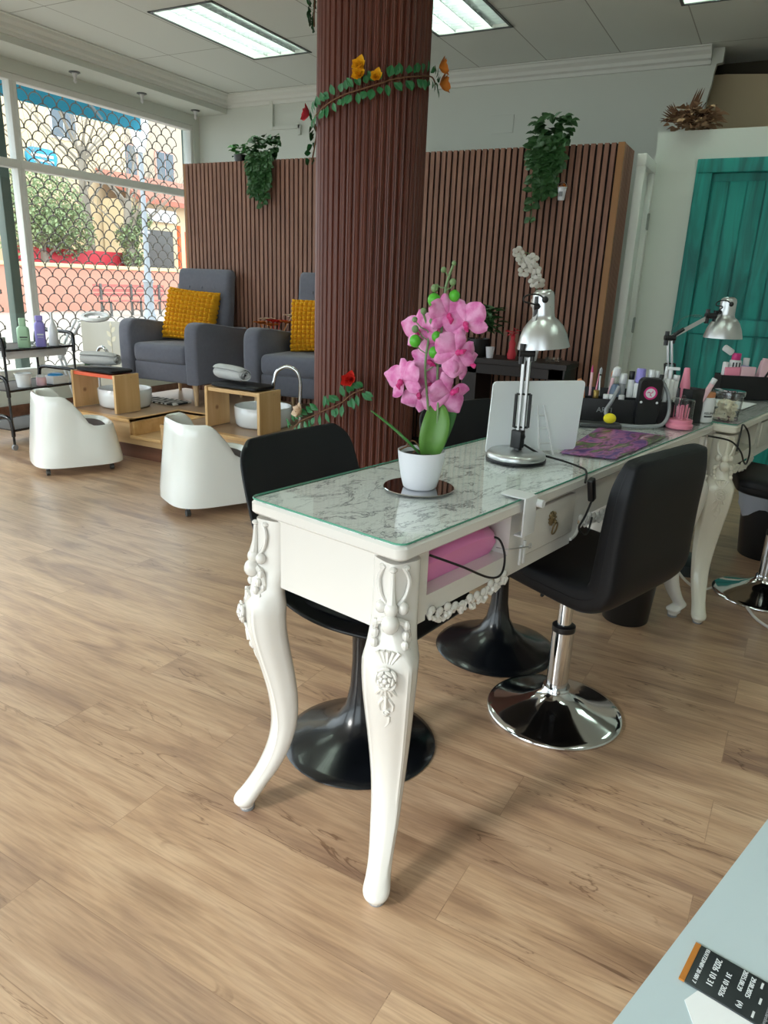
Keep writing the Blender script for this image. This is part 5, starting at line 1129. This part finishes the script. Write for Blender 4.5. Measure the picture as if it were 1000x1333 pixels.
def flat_bottle(name, label, dx, dy, mt, capm, h, w_, cap_h, cap_w, label_c):
    q = thing(name, label, 'bottle', (TX+dx, TY_+dy, zt), R(54), 'bottles on the trolley top')
    m = MB(); m.loft([rrect(-w_*k, w_*k, -w_*.55*k, w_*.55*k, w_*.5*k, z) for k, z in ((.9, 0), (1, .006), (1, h*.75), (.93, h*.88), (.6, h*.96), (.45, h))]); m.build('body', mt, q, smooth=50)
    m = MB(); m.loft([rrect(-cap_w*k, cap_w*k, -cap_w*.7*k, cap_w*.7*k, cap_w*.4*k, h+z) for k, z in ((1, 0), (1, cap_h*.9), (.85, cap_h))]); m.build('cap', capm, q, smooth=50)
    m = MB(); m.box(-w_*.6, w_*.6, -w_*.56-.0006, -w_*.56+.001, h*.45, h*.50); m.box(-w_*.5, w_*.5, -w_*.56-.0006, -w_*.56+.001, h*.36, h*.38); m.build('label_print', label_c, q, smooth=0)
flat_bottle('lotion_bottle', 'pale green bottle at the front of the trolley top', .155, -.08, 'pale_green', 'pale_green', .155, .042, .05, .022, 'ink_dark')
flat_bottle('lotion_bottle', 'lavender blue bottle in the middle of the trolley top', .165, .05, 'lavender', 'lavender', .185, .036, .035, .026, 'ink_white')
on_tr('oil_bottle', 'white tapered bottle right of the lavender bottle', 'bottle', .150, .17, zt, [('body', 'porcelain', [(.030, 0), (.034, .005), (.034, .12), (.022, .16), (.010, .19)]), ('cap', 'white_plastic', [(.010, .19), (.009, .225), (.004, .24)])], 'bottles on the trolley top')
on_tr('glass_cup', 'clear glass vessel on the far end of the trolley top', 'glass', .16, .25, zt, [('cup', 'clear_plastic', [(.024, 0), (.028, .004), (.034, .085), (.032, .085), (.026, .008), (.001, .007)])])
on_tr('dish', 'small clear dish between the trolley bottles', 'dish', .10, .02, zt, [('dish', 'clear_plastic', [(.02, 0), (.035, .004), (.04, .03), (.038, .03), (.03, .008), (.001, .006)])])
on_tr('jar', 'dark lidded jar at the left of the trolley top', 'jar', .02, -.20, zt, [('body', 'white_plastic', cylp(.035, 0, .07)), ('cap', 'black_plastic', cylp(.036, .07, .10))])
on_tr('jar', 'blue-grey jar beside the trolley handle', 'jar', .10, -.22, zt, [('body', 'label_black', cylp(.03, 0, .05)), ('cap', 'brushed', cylp(.031, .05, .075))])
q = on_tr('tub', 'white plastic tub on the middle trolley shelf', 'tub', .13, -.10, .427, [('tub', 'porcelain', [(.045, 0), (.055, .09), (.062, .092), (.062, .098), (.053, .098), (.045, .01), (.001, .008)])])
on_tr('jar', 'pink jar on the middle trolley shelf', 'jar', .15, .03, .427, [('body', 'light_pink', cylp(.035, 0, .06)), ('cap', 'white_plastic', cylp(.03, .06, .075))])
q = thing('wipes_box', 'clear box with bright blue lid on the middle trolley shelf', 'box', (TX+.13, TY_+.17, .427)); MB().box(-.06, .06, -.07, .07, 0, .06, .006).build('box', 'white_plastic', q); MB().ball((0, 0, .062), .05, 1, 1.2, .35, 16).build('lid', 'blue_plastic', q)
# grey panel with a leaf decal and a vase plant behind the trolley
t = thing('folding_panel', 'grey panel with a pale leaf motif between the window and armchair', 'panel', (-5.27, 4.62, 0)); MB().box(-.28, .28, -.012, .012, 0, .835, .006).build('panel', 'panel_grey', t)
m = MB(); rnd = random.Random(2)
for s, z in ((-1, .62), (1, .66), (-1, .70), (1, .74)): m.leaf((.10, -.0135, z), (s*.9, 0, .8), (0, -1, 0), .075, .04, 0, 0)
m.leaf((.10, -.0135, .77), (0, 0, 1), (0, -1, 0), .06, .03, 0, 0); m.tube([(.10, -.013, .50), (.10, -.013, .80)], .003, 5); m.build('leaf_motif', 'panel_flower', t, smooth=0)
t = thing('grass_vase', 'green reeds in a clear vase behind the trolley', 'plant', (-5.05, 4.25, 0)); m = MB(); m.lathe([(.06, 0), (.06, .35), (.055, .35), (.05, .01), (.001, .008)], 24, caps=False); m.build('vase', 'clear_plastic', t)
m = MB()
for k in range(14): a = k*2.4; m.tube([(.03*math.cos(a), .03*math.sin(a), .02), (.035*math.cos(a), .035*math.sin(a), .52+.02*math.sin(k))], .006, 6)
m.build('reeds', 'leaf_dark', t)
# magnifier lamp
t = thing('magnifier_lamp', 'white magnifier lamp with jointed arm behind the left stool', 'magnifier lamp', (-4.86, 3.93, 0)); 
MB().box(-.07, .07, -.07, .07, 0, .02, .006).build('base', 'white_plastic', t); MB().tube([(0, 0, .02), (0, 0, H+.05)], .012, 10).build('post', 'white_plastic', t)
A1, A2, A3 = Vector((0, 0, H+.03)), Vector((-.13, 0, .60)), Vector((.10, 0, .87))
for nm, a, c in (('lower_arm', A1, A2), ('upper_arm', A2, A3)):
    m = MB()
    for q in (-.022, .022): n_ = (c-a).normalized().cross(Vector((0, 1, 0)))*q; m.tube([a+n_, c+n_], .009, 6)
    m.build(nm, 'white_plastic', t)
m = MB()
for q in (-1, 1): m.tube([A1+Vector((-.01, 0, .05)), A1+(A2-A1)*.75+Vector((.02, 0, 0))], .005, 6)
m.build('spring', 'brushed', t)
MB().box(A2.x-.025, A2.x+.025, -.014, .014, A2.z-.03, A2.z+.03, .006).build('elbow_joint', 'white_plastic', t)
T = Matrix.Translation((.29, .0, .915)) @ Matrix.Rotation(R(8), 4, 'Y') @ Matrix.Rotation(R(10), 4, 'X')
MB().lathe([(.075, -.012), (.10, -.014), (.112, 0), (.10, .014), (.075, .012), (.075, -.012)], 36, T=T, caps=False).build('ring_light', 'white_plastic', t)
MB().lathe([(.076, 0), (.04, .006), (.001, .008)], 30, T=T, caps=False).build('lens', 'clear_glass', t); MB().tube([A3, Vector((.19, 0, .905))], .008, 8).build('head_bracket', 'white_plastic', t)
t.location.z = .003
# ================================================================== CONSOLE TABLE BY THE SLATS
t = thing('console_table', 'dark console table against the slats, carrying small potted plants', 'console table', (-1.70, 4.70, 0))
MB().box(-.72, .575, -.16, .16, .765, .80, .003).build('top', 'carcass', t, smooth=0)
MB().box(-.70, .555, -.15, -.135, .70, .765, .002).build('front_rail', 'carcass', t, smooth=0)
for x0, x1 in ((-.71, -.60), (-.12, -.02), (.46, .565)): MB().box(x0, x1, -.15, .15, 0, .765, .002).build('leg', 'carcass', t, smooth=0)
MB().box(-.70, .56, -.14, .14, .12, .15, .002).build('shelf', 'carcass', t, smooth=0)
ZK = .801
def leafclump(m, c, r, n, L, W, seed, up=.5, down=0):
    rnd = random.Random(seed)
    for k in range(n):
        a = rnd.random()*2*PI; e = rnd.random(); d = Vector((math.cos(a), math.sin(a), up*(rnd.random()*1.6-.3)-down*rnd.random())).normalized()
        p = Vector(c) + Vector((math.cos(a)*r*e, math.sin(a)*r*e, (rnd.random()-.4)*r*1.3)); m.leaf(p, d, (rnd.random()-.5, rnd.random()-.5, 1), L*(.7+.6*rnd.random()), W*(.7+.6*rnd.random()), .2, .3)
t = thing('potted_plant', 'leafy green plant in a black pot on the dark console table', 'potted plant', (-1.76, 4.66, ZK)); MB().lathe([(.06, 0), (.075, .06), (.078, .115), (.070, .115), (.062, .02), (.001, .1)], 28, caps=False).build('pot', 'pot_black', t)
m = MB(); leafclump(m, (0, 0, .22), .11, 90, .08, .055, 4); m.build('foliage', 'leaf_dark', t, smooth=0); m = MB()
for k in range(8): a = k*.8; m.tube([(.02*math.cos(a), .02*math.sin(a), .1), (.07*math.cos(a), .07*math.sin(a), .24+.02*(k % 3))], .0025, 5)
m.build('stems', 'vine_brown', t)
t = thing('small_pot', 'tiny white pot beside the black potted plant', 'pot', (-1.655, 4.60, ZK)); MB().lathe([(.022, 0), (.030, .07), (.027, .07), (.02, .005), (.001, .06)], 20, caps=False).build('pot', 'pot_white', t)
t = thing('figurine', 'small reddish figurine on the console table left of the lamp shade', 'figurine', (-1.52, 4.64, ZK)); m = MB(); m.lathe([(.025, 0), (.03, .03), (.018, .07), (.022, .10), (.012, .125), (.016, .145), (.001, .165)], 16); m.build('body', 'red_paint', t)
m = MB(); leafclump(m, (0, 0, .17), .025, 14, .04, .02, 9); m.build('blossoms', 'pink_red', t, smooth=0)
t = thing('white_orchid', 'white artificial orchid in a white pot behind the near lamp head', 'potted orchid', (-1.40, 4.66, ZK)); MB().lathe([(.042, 0), (.058, .10), (.053, .10), (.045, .01), (.001, .09)], 24, caps=False).build('pot', 'pot_white', t)
m = MB(); m.tube(smoothpath([(0, 0, .09), (.01, 0, .3), (-.01, 0, .5), (-.04, 0, .62), (-.09, -.01, .66), (-.14, -.01, .64)], 5), .003, 6); m.build('stem', 'stem_green', t)
for k, (dx, dz) in enumerate(((-.13, .66), (-.11, .62), (-.08, .60), (-.05, .59), (-.085, .545), (-.02, .565), (.0, .53), (-.01, .49), (.02, .485), (-.04, .62), (.01, .36), (.05, .34))):
    m = MB()
    for q in range(5): a = q*2*PI/5+k; r_ = .021+.004*(q % 2); m.ball((dx+r_*math.cos(a), -.03-.006*(q % 3), dz+r_*math.sin(a)), .019, 1.0+.15*(q % 2), .22, .95, 10, Matrix.Translation((dx, -.03, dz)) @ Matrix.Rotation(.5*math.sin(k*1.7), 4, 'Z') @ Matrix.Rotation(.4*math.cos(k*2.3), 4, 'X') @ Matrix.Translation((-dx, .03, -dz)))
    m.build('bloom', 'white_petal', t, smooth=60)
t = thing('glass_dish', 'small glass dish with white leaves on the console end', 'dish', (-1.24, 4.64, ZK)); MB().lathe([(.03, 0), (.05, .008), (.055, .03), (.052, .03), (.045, .012), (.001, .006)], 28, caps=False).build('dish', 'clear_plastic', t)
# ================================================================== GREENERY ON SLATS AND PILLAR
def ivy(label, x, drop, wtop, seed, long_=0, hump=.13):
    t = thing('hanging_ivy', label, 'hanging plant', (x, YS, ZS), 0, 'hanging ivy over the slatted partition')
    MB().lathe([(.05, 0), (.06, .05), (.055, .05), (.045, .005), (.001, .04)], 20, (0, .09, 0), caps=False).build('pot', 'pot_black', t)
    rnd = random.Random(seed); m = MB()
    for k in range(70):
        a = rnd.random()*2*PI; r_ = wtop*rnd.random()**.6
        p = (r_*math.cos(a), .03+.07*math.sin(a)*rnd.random(), .03+hump*rnd.random()); m.leaf(p, (math.cos(a), -.9*rnd.random(), .5-rnd.random()*.9), (0, -.6, 1), .068, .058, .15, .3)
    st = MB()
    for v in range(9):
        x0 = (v/8-.5)*wtop*1.5; dl = drop*(.45+.55*rnd.random())*(1.0 if v != long_ else 1.25); pts = [(x0*.5, .05, .06), (x0, -.03, .03), (x0*1.05, -.045, -.05), (x0*.9+.02*rnd.random(), -.05, -dl*.5), (x0*.75+.03*(rnd.random()-.5), -.05, -dl)]
        P = smoothpath(pts, 8); st.tube(P, .002, 5)
        for i, p in enumerate(P[6:]):
            if rnd.random() < .92:
                s = -1 if i % 2 else 1; m.leaf(p, (s*(.5+rnd.random()*.5), -.9*rnd.random(), .2-.9*rnd.random()), (rnd.random()-.5, -1, .5), .05+.02*rnd.random(), .043+.01*rnd.random(), .12, .25)
    m.build('foliage', 'leaf_dark', t, smooth=0); st.build('stems', 'stem_green', t); return t
ivy('hanging ivy over the slats above the first armchair', -3.76, .34, .11, 5)
ivy('hanging ivy over the right part of the slats, above the white bucket', -1.50, .42, .11, 11, 1, .15)
t = thing('potted_plant', 'small green potted plant on top of the slats, left of the hanging ivy', 'potted plant', (-4.05, YS+.10, ZS)); MB().lathe([(.045, 0), (.055, .06), (.05, .06), (.04, .005), (.001, .05)], 20, caps=False).build('pot', 'pot_black', t)
m = MB(); leafclump(m, (0, 0, .08), .06, 45, .055, .045, 12, .4); m.build('foliage', 'leaf_green', t, smooth=0)
t = thing('hanging_bucket', 'small white bucket with orange flowers hung on the slats', 'bucket', (-1.375, YS-.032, 1.79)); MB().lathe([(.020, 0), (.028, .07), (.030, .072), (.030, .076), (.026, .076), (.018, .005), (.001, .004)], 24, caps=False).build('bucket', 'pot_white', t)
m = MB(); m.tube([(.029*math.cos(a), 0, .072+.035*math.sin(a)) for a in [PI*k/10 for k in range(11)]], .0015, 5); m.build('handle', 'brushed', t)
m = MB(); leafclump(m, (0, 0, .08), .012, 14, .02, .014, 2, .6); m.build('flowers', 'orange_flower', t, smooth=0); MB().box(-.012, .010, -.0295, -.025, .02, .048, .001, Matrix.Rotation(R(6), 4, 'Z')).build('picture', 'grey_plastic', t)
def garland(label, pts, leafm, flowers, seed, lw=(.045, .034), every=1, sprigs=False):
    t = thing('flower_garland', label, 'garland', pts[0], 0, 'artificial flower garlands on the pillar'); o0 = Vector(pts[0]); P = [p-o0 for p in smoothpath(pts, 8)]
    MB().tube(P, .0035, 6).build('vine', 'vine_brown', t); rnd = random.Random(seed); m = MB(); c0 = Vector((PX, PY, 0))-o0
    for i in range(0, len(P), every):
        p = P[i]; d = (P[min(i+1, len(P)-1)]-P[max(i-1, 0)]).normalized(); out = Vector((p.x-c0.x, p.y-c0.y, 0)).normalized()
        for s in ((-1, 1) if sprigs else ((-1,) if i % 2 else (1,))):
            q = out.cross(d).normalized()*s; m.leaf(p+out*.008+q*.012, q+out*(.15+.5*rnd.random())+d*(rnd.random()*1.6-.8), out, lw[0]*(.8+.5*rnd.random()), lw[1]*(.8+.5*rnd.random()), .12, .15)
    m.build('leaves', leafm, t, smooth=0)
    for (w_, r_, c) in flowers:
        w_ = Vector(w_)-o0; out = Vector((w_.x-c0.x, w_.y-c0.y, 0)).normalized(); m = MB()
        for q in range(13): a = q*2.4; tq = frame_T(out+Vector((0, 0, .3))); dd = tq @ Vector((math.cos(a)*(.4+.05*q), math.sin(a)*(.4+.05*q), .75-.03*q)); m.leaf(w_, dd, out, r_*(.8+.045*q), r_*1.0, .3, -.3)
        m.build('flower', c, t, smooth=60)
    return t
def pil(deg, z, r_=PR+.012): a = R(deg); return (PX+r_*math.cos(a), PY+r_*math.sin(a), z)
garland('garland with yellow flowers wound round the upper part of the pillar', [pil(-172, 1.80, PR+.05), pil(-165, 1.92), pil(-140, 1.955), pil(-115, 1.985), pil(-90, 2.02), pil(-65, 2.05), pil(-40, 2.09), pil(-15, 2.12), pil(15, 2.15), pil(32, 2.14, PR+.03)], 'leaf_garland',
    [(pil(-150, 1.985, PR+.03), .04, 'pink_red'), (pil(-72, 2.125, PR+.03), .034, 'yellow_flower'), (pil(-72, 2.09, PR+.03), .034, 'yellow_flower'), (pil(-58, 2.085, PR+.03), .03, 'yellow_flower'), (pil(25, 2.20, PR+.04), .045, 'orange_flower'), (pil(32, 2.14, PR+.05), .048, 'orange_flower')], 3, (.040, .032))
garland('short garland with a red and a cream flower at the foot of the pillar', [(-2.13, 3.02, .50), (-2.06, 2.99, .56), (-1.98, 2.98, .60), (-1.90, 2.985, .64), (-1.82, 2.99, .68), (-1.76, 3.0, .73), (-1.70, 3.01, .76)], 'leaf_garland', [((-2.03, 2.97, .62), .042, 'cream_flower'), ((-1.765, 2.985, .80), .042, 'red_flower')], 9, (.05, .028), 3, True)
garland('thin leafy end of a garland high on the left of the pillar', [pil(-165, 2.62, PR+.02), pil(-168, 2.50, PR+.03), pil(-166, 2.42, PR+.03), pil(-160, 2.36, PR+.02)], 'leaf_garland', [], 5)
# dried flowers on the partition top
t = thing('dried_flowers', 'bunch of dried brown flowers lying on the white partition top', 'dried flowers', (-.78, YT+.03, 2.30))
m = MB(); leafclump(m, (.02, 0, .06), .10, 110, .07, .05, 21, .3); leafclump(m, (.12, 0, .07), .07, 60, .06, .045, 22, .3); leafclump(m, (-.08, 0, .05), .06, 40, .05, .035, 25, .3); m.build('petals', 'dried', t, smooth=0)
m = MB(); rnd = random.Random(6)
for k in range(26): a = (rnd.random()-.5)*2.6; m.tube([(0, 0, .04), (.19*math.sin(a)+.02, -.04+.06*rnd.random(), .05+.12*rnd.random())], .003, 5)
for k in range(14): m.leaf((-.05, -.02, .05), (-.9+.4*rnd.random(), -.2, .1+.9*rnd.random()), (0, -1, 0), .15, .012, .1, .1)
for k in range(5): m.leaf((-.04+.01*k, 0, .05), (.25+.1*rnd.random(), -.1, .95), (0, -1, 0), .22, .015, .1, .1)
m.build('dry_stems', 'dried_dark', t, smooth=0)
# ================================================================== OUTDOORS
GZ = -.06
struct(MB().box(-60, XL-.15, -14, 60, GZ-.1, GZ).build('ground', 'paving', smooth=0)); struct(MB().box(XL-.15, 30, -40, YF-.1, GZ-.1, GZ).build('ground', 'paving', smooth=0))
t = thing('awning', 'blue-green shop awning seen through the top of the window', 'awning', (-6.6, 5.2, 2.73)); m = MB(); m.loft([[(0, y, 0), (.0, y, .20), (.45, y, .44), (.45, y, .42), (.012, y, .18), (.012, y, 0)] for y in (-2.6, 1.30)]); m.build('canopy', 'awning_teal', t, smooth=0)
m = MB(); m.tube([(.55, -.10, .20), (.03, .75, .02)], .012, 8); m.build('folding_arm', 'pole_grey', t)
t = thing('low_wall', 'salmon pink low garden wall with cream cap across the square', 'wall', (-21, 18, GZ)); MB().box(-.15, .15, -8, 14, 0, 1.38).build('wall', 'pink_wall', t, smooth=0); MB().box(-.22, .22, -8, 14, 1.38, 1.50, .01).build('coping', 'cap_cream', t)
def facade(name, label, x, y0, y1, h, m_, wins, roof=None):
    t = thing(name, label, 'building', (x, (y0+y1)/2, GZ)); Y = (y1-y0)/2
    MB().box(-3, 0, -Y, Y, 0, h).build('wall', m_, t, smooth=0)
    if roof: MB().loft([[(-3, y, h), (.5, y, h-.1), (.5, y, h+.05), (-1.5, y, h+1.1), (-3, y, h+.6)] for y in (-Y-.2, Y+.2)]).build('roof', roof, t, smooth=0)
    for (yc, zc, w_, hh, fm) in wins:
        f = MB().box(-.03, .06, yc-w_/2-.08, yc+w_/2+.08, zc-.08, zc+hh+.08, .01).build('window', fm, t); MB().box(.05, .07, yc-w_/2, yc-.02, zc, zc+hh).build('pane', 'window_dark', f, smooth=0); MB().box(.05, .07, yc+.02, yc+w_/2, zc, zc+hh).build('pane', 'window_dark', f, smooth=0)
    return t
facade('apartment_building', 'pale yellow building behind the dense tree and the oval sign', -27, 14, 25.6, 11, 'facade_yellow', [(-2.2, 1.4, 1.0, 1.5, 'red_paint'), (1.6, 1.6, 1.1, 1.6, 'sign_white'), (-3.8, 6.4, 1.1, 1.5, 'sign_white'), (-.8, 6.4, 1.1, 1.5, 'sign_white'), (2.6, 6.4, 1.1, 1.5, 'sign_white')])
facade('apartment_building', 'greyish beige building at the right behind the lamppost', -30, 26.2, 42, 9.5, 'facade_grey', [(-5.6, 5.6, 1.2, 1.7, 'facade_pink'), (-3.0, 5.6, 1.2, 1.7, 'facade_pink'), (-.4, 5.6, 1.2, 1.7, 'facade_pink')])
t = thing('shop_house', 'low cream house with red tiled roof behind the orange gate', 'house', (-24.9, 26.2, GZ)); MB().box(-2, 0, -2.2, 3.6, 0, 4.3).build('wall', 'facade_yellow', t, smooth=0); MB().loft([[(-2, y, 5.2), (.6, y, 4.1), (.6, y, 4.3), (-2, y, 5.5)] for y in (-2.4, 3.8)]).build('roof', 'roof_tile', t, smooth=0)
MB().box(.02, .12, -1.8, -.2, 0, 3.1).build('dark_door', 'gate_dark', t, smooth=0); MB().box(.05, .20, -1.7, .0, 3.45, 3.95, .02).build('white_sign', 'sign_white', t)
t = thing('orange_gate', 'orange barred gate beside the low pink wall', 'gate', (-22.6, 24.0, GZ)); m = MB(); m.box(-.05, .05, 0, .12, 0, 3.2); m.box(-.05, .05, .45, .57, 0, 3.0); m.build('gate_posts', 'gate_orange', t, smooth=0); m = MB()
for k in range(12): m.box(-.03, .03, .7+k*.22, .78+k*.22, 0, 2.2)
m.box(-.03, .03, .6, 3.3, 2.1, 2.25); m.box(-.03, .03, .6, 3.3, 1.4, 1.5); m.build('bars', 'gate_orange', t, smooth=0)
t = thing('red_fence', 'red painted fence above the left part of the low wall', 'fence', (-22.6, 18.0, GZ)); MB().box(-.05, .05, -1.9, 3.4, 0, 2.0, .02).build('boards', 'red_paint', t)
t = thing('oval_sign', 'rounded blue and white shop sign high on the yellow building', 'sign', (-26.99, 21.2, 5.45)); m = MB(); m.loft([[(z_, x_, y_) for x_, y_, _ in rrect(-.7, .7, -.32, .32, .3, 0)] for z_ in (0, .12)]); m.build('sign_face', 'sign_blue', t, smooth=40); m = MB(); m.box(.12, .14, -.5, .5, .0, .10); m.box(.12, .14, -.4, .5, -.17, -.10); m.build('sign_band', 'sign_white', t, smooth=0)
t = thing('lamppost', 'grey lamppost standing before the pink wall', 'lamppost', (-14, 13.75, GZ)); m = MB(); m.lathe([(.16, 0), (.15, .3), (.12, .35), (.11, 1.05), (.14, 1.1), (.09, 1.2), (.065, 1.6), (.05, 5.2)], 20); m.build('post', 'pole_grey', t); MB().tube([(0, 0, 2.25), (0, -.12, 2.25), (0, .12, 2.25)], .03, 6).build('bracket', 'sign_white', t)
m = MB(); m.lathe([(.10, 4.0), (.22, 4.5), (.20, 4.9), (.05, 5.1)], 20); m.build('lantern', 'sign_white', t)
t = thing('park_bench', 'reddish slatted park bench in front of the pink wall', 'bench', (-18, 17.3, GZ)); m = MB()
for k in range(3): m.box(-.05-.13*k, .05-.13*k, -1.45, 1.45, .44, .47)
for k in range(3): m.box(-.42, -.39, -1.45, 1.45, .58+.13*k, .67+.13*k)
m.build('slats', 'bench_red', t, smooth=0); m = MB()
for y in (-1.2, 0, 1.2): m.box(-.40, -.34, y-.03, y+.03, 0, .95); m.box(0, .05, y-.03, y+.03, 0, .44); m.box(-.38, .05, y-.03, y+.03, .40, .44)
m.build('bench_frame', 'gate_dark', t, smooth=0)
def tree(label, x, y, h, crown, seed, bare):
    t = thing('tree', label, 'tree', (x, y, GZ), 0, 'trees on the square'); rnd = random.Random(seed)
    m = MB(); m.tube(smoothpath([(0, 0, 0), (.03, .05, h*.3), (-.02, -.03, h*.55), (.02, .02, h*.75)], 4), [.20]*4+[.17]*4+[.14]*4+[.12], 10)
    for k in range(16):
        a = rnd.random()*6.28; z0 = h*(.45+.3*rnd.random()); L_ = h*(.25+.3*rnd.random()); e = Vector((math.cos(a)*L_*.7, math.sin(a)*L_*.9, z0+L_*.8)); b0_ = Vector((0, 0, z0)); mid = (b0_+e)/2+Vector((rnd.random()-.5, rnd.random()-.5, 0))*.25
        m.tube([b0_, mid, e], [.05, .028, .008], 6)
        for q in range(9): s0 = mid.lerp(e, rnd.random()); m.tube([s0, s0+Vector(((rnd.random()-.5), (rnd.random()-.5), rnd.random()*.9))*L_*.5], [.010, .003], 5)
    m.build('trunk', 'tree_bark', t)
    if crown:
        m = MB()
        for (cx_, cy_, cz_, r_, n) in crown:
            for k in range(n):
                a = rnd.random()*6.28; b_ = math.acos(2*rnd.random()-1); rr_ = r_*rnd.random()**.33; p = (cx_+rr_*math.sin(b_)*math.cos(a), cy_+rr_*math.sin(b_)*math.sin(a), cz_+rr_*.9*math.cos(b_)); m.leaf(p, (rnd.random()-.5, rnd.random()-.5, rnd.random()-.5), (rnd.random(), rnd.random(), 1), .13, .085, .2, .2)
        m.build('crown', 'tree_leaf', t, smooth=0)
tree('dense green tree left of the bare one, outside the window', -22.6, 17.5, 3.4, [(0, 0, 3.3, 1.5, 2600), (.1, .9, 2.6, 1.0, 1500), (0, -1.0, 2.8, 1.2, 1500)], 3, False)
tree('bare branched tree in the middle of the window view', -23.2, 19.95, 7.4, None, 4, True)
tree('ivy covered tree in front of the dark gate', -22.2, 21.0, 5.2, [(0, 0, 2.6, .5, 700), (.0, .5, 3.2, .5, 600), (0, .1, 1.8, .45, 500)], 8, False)
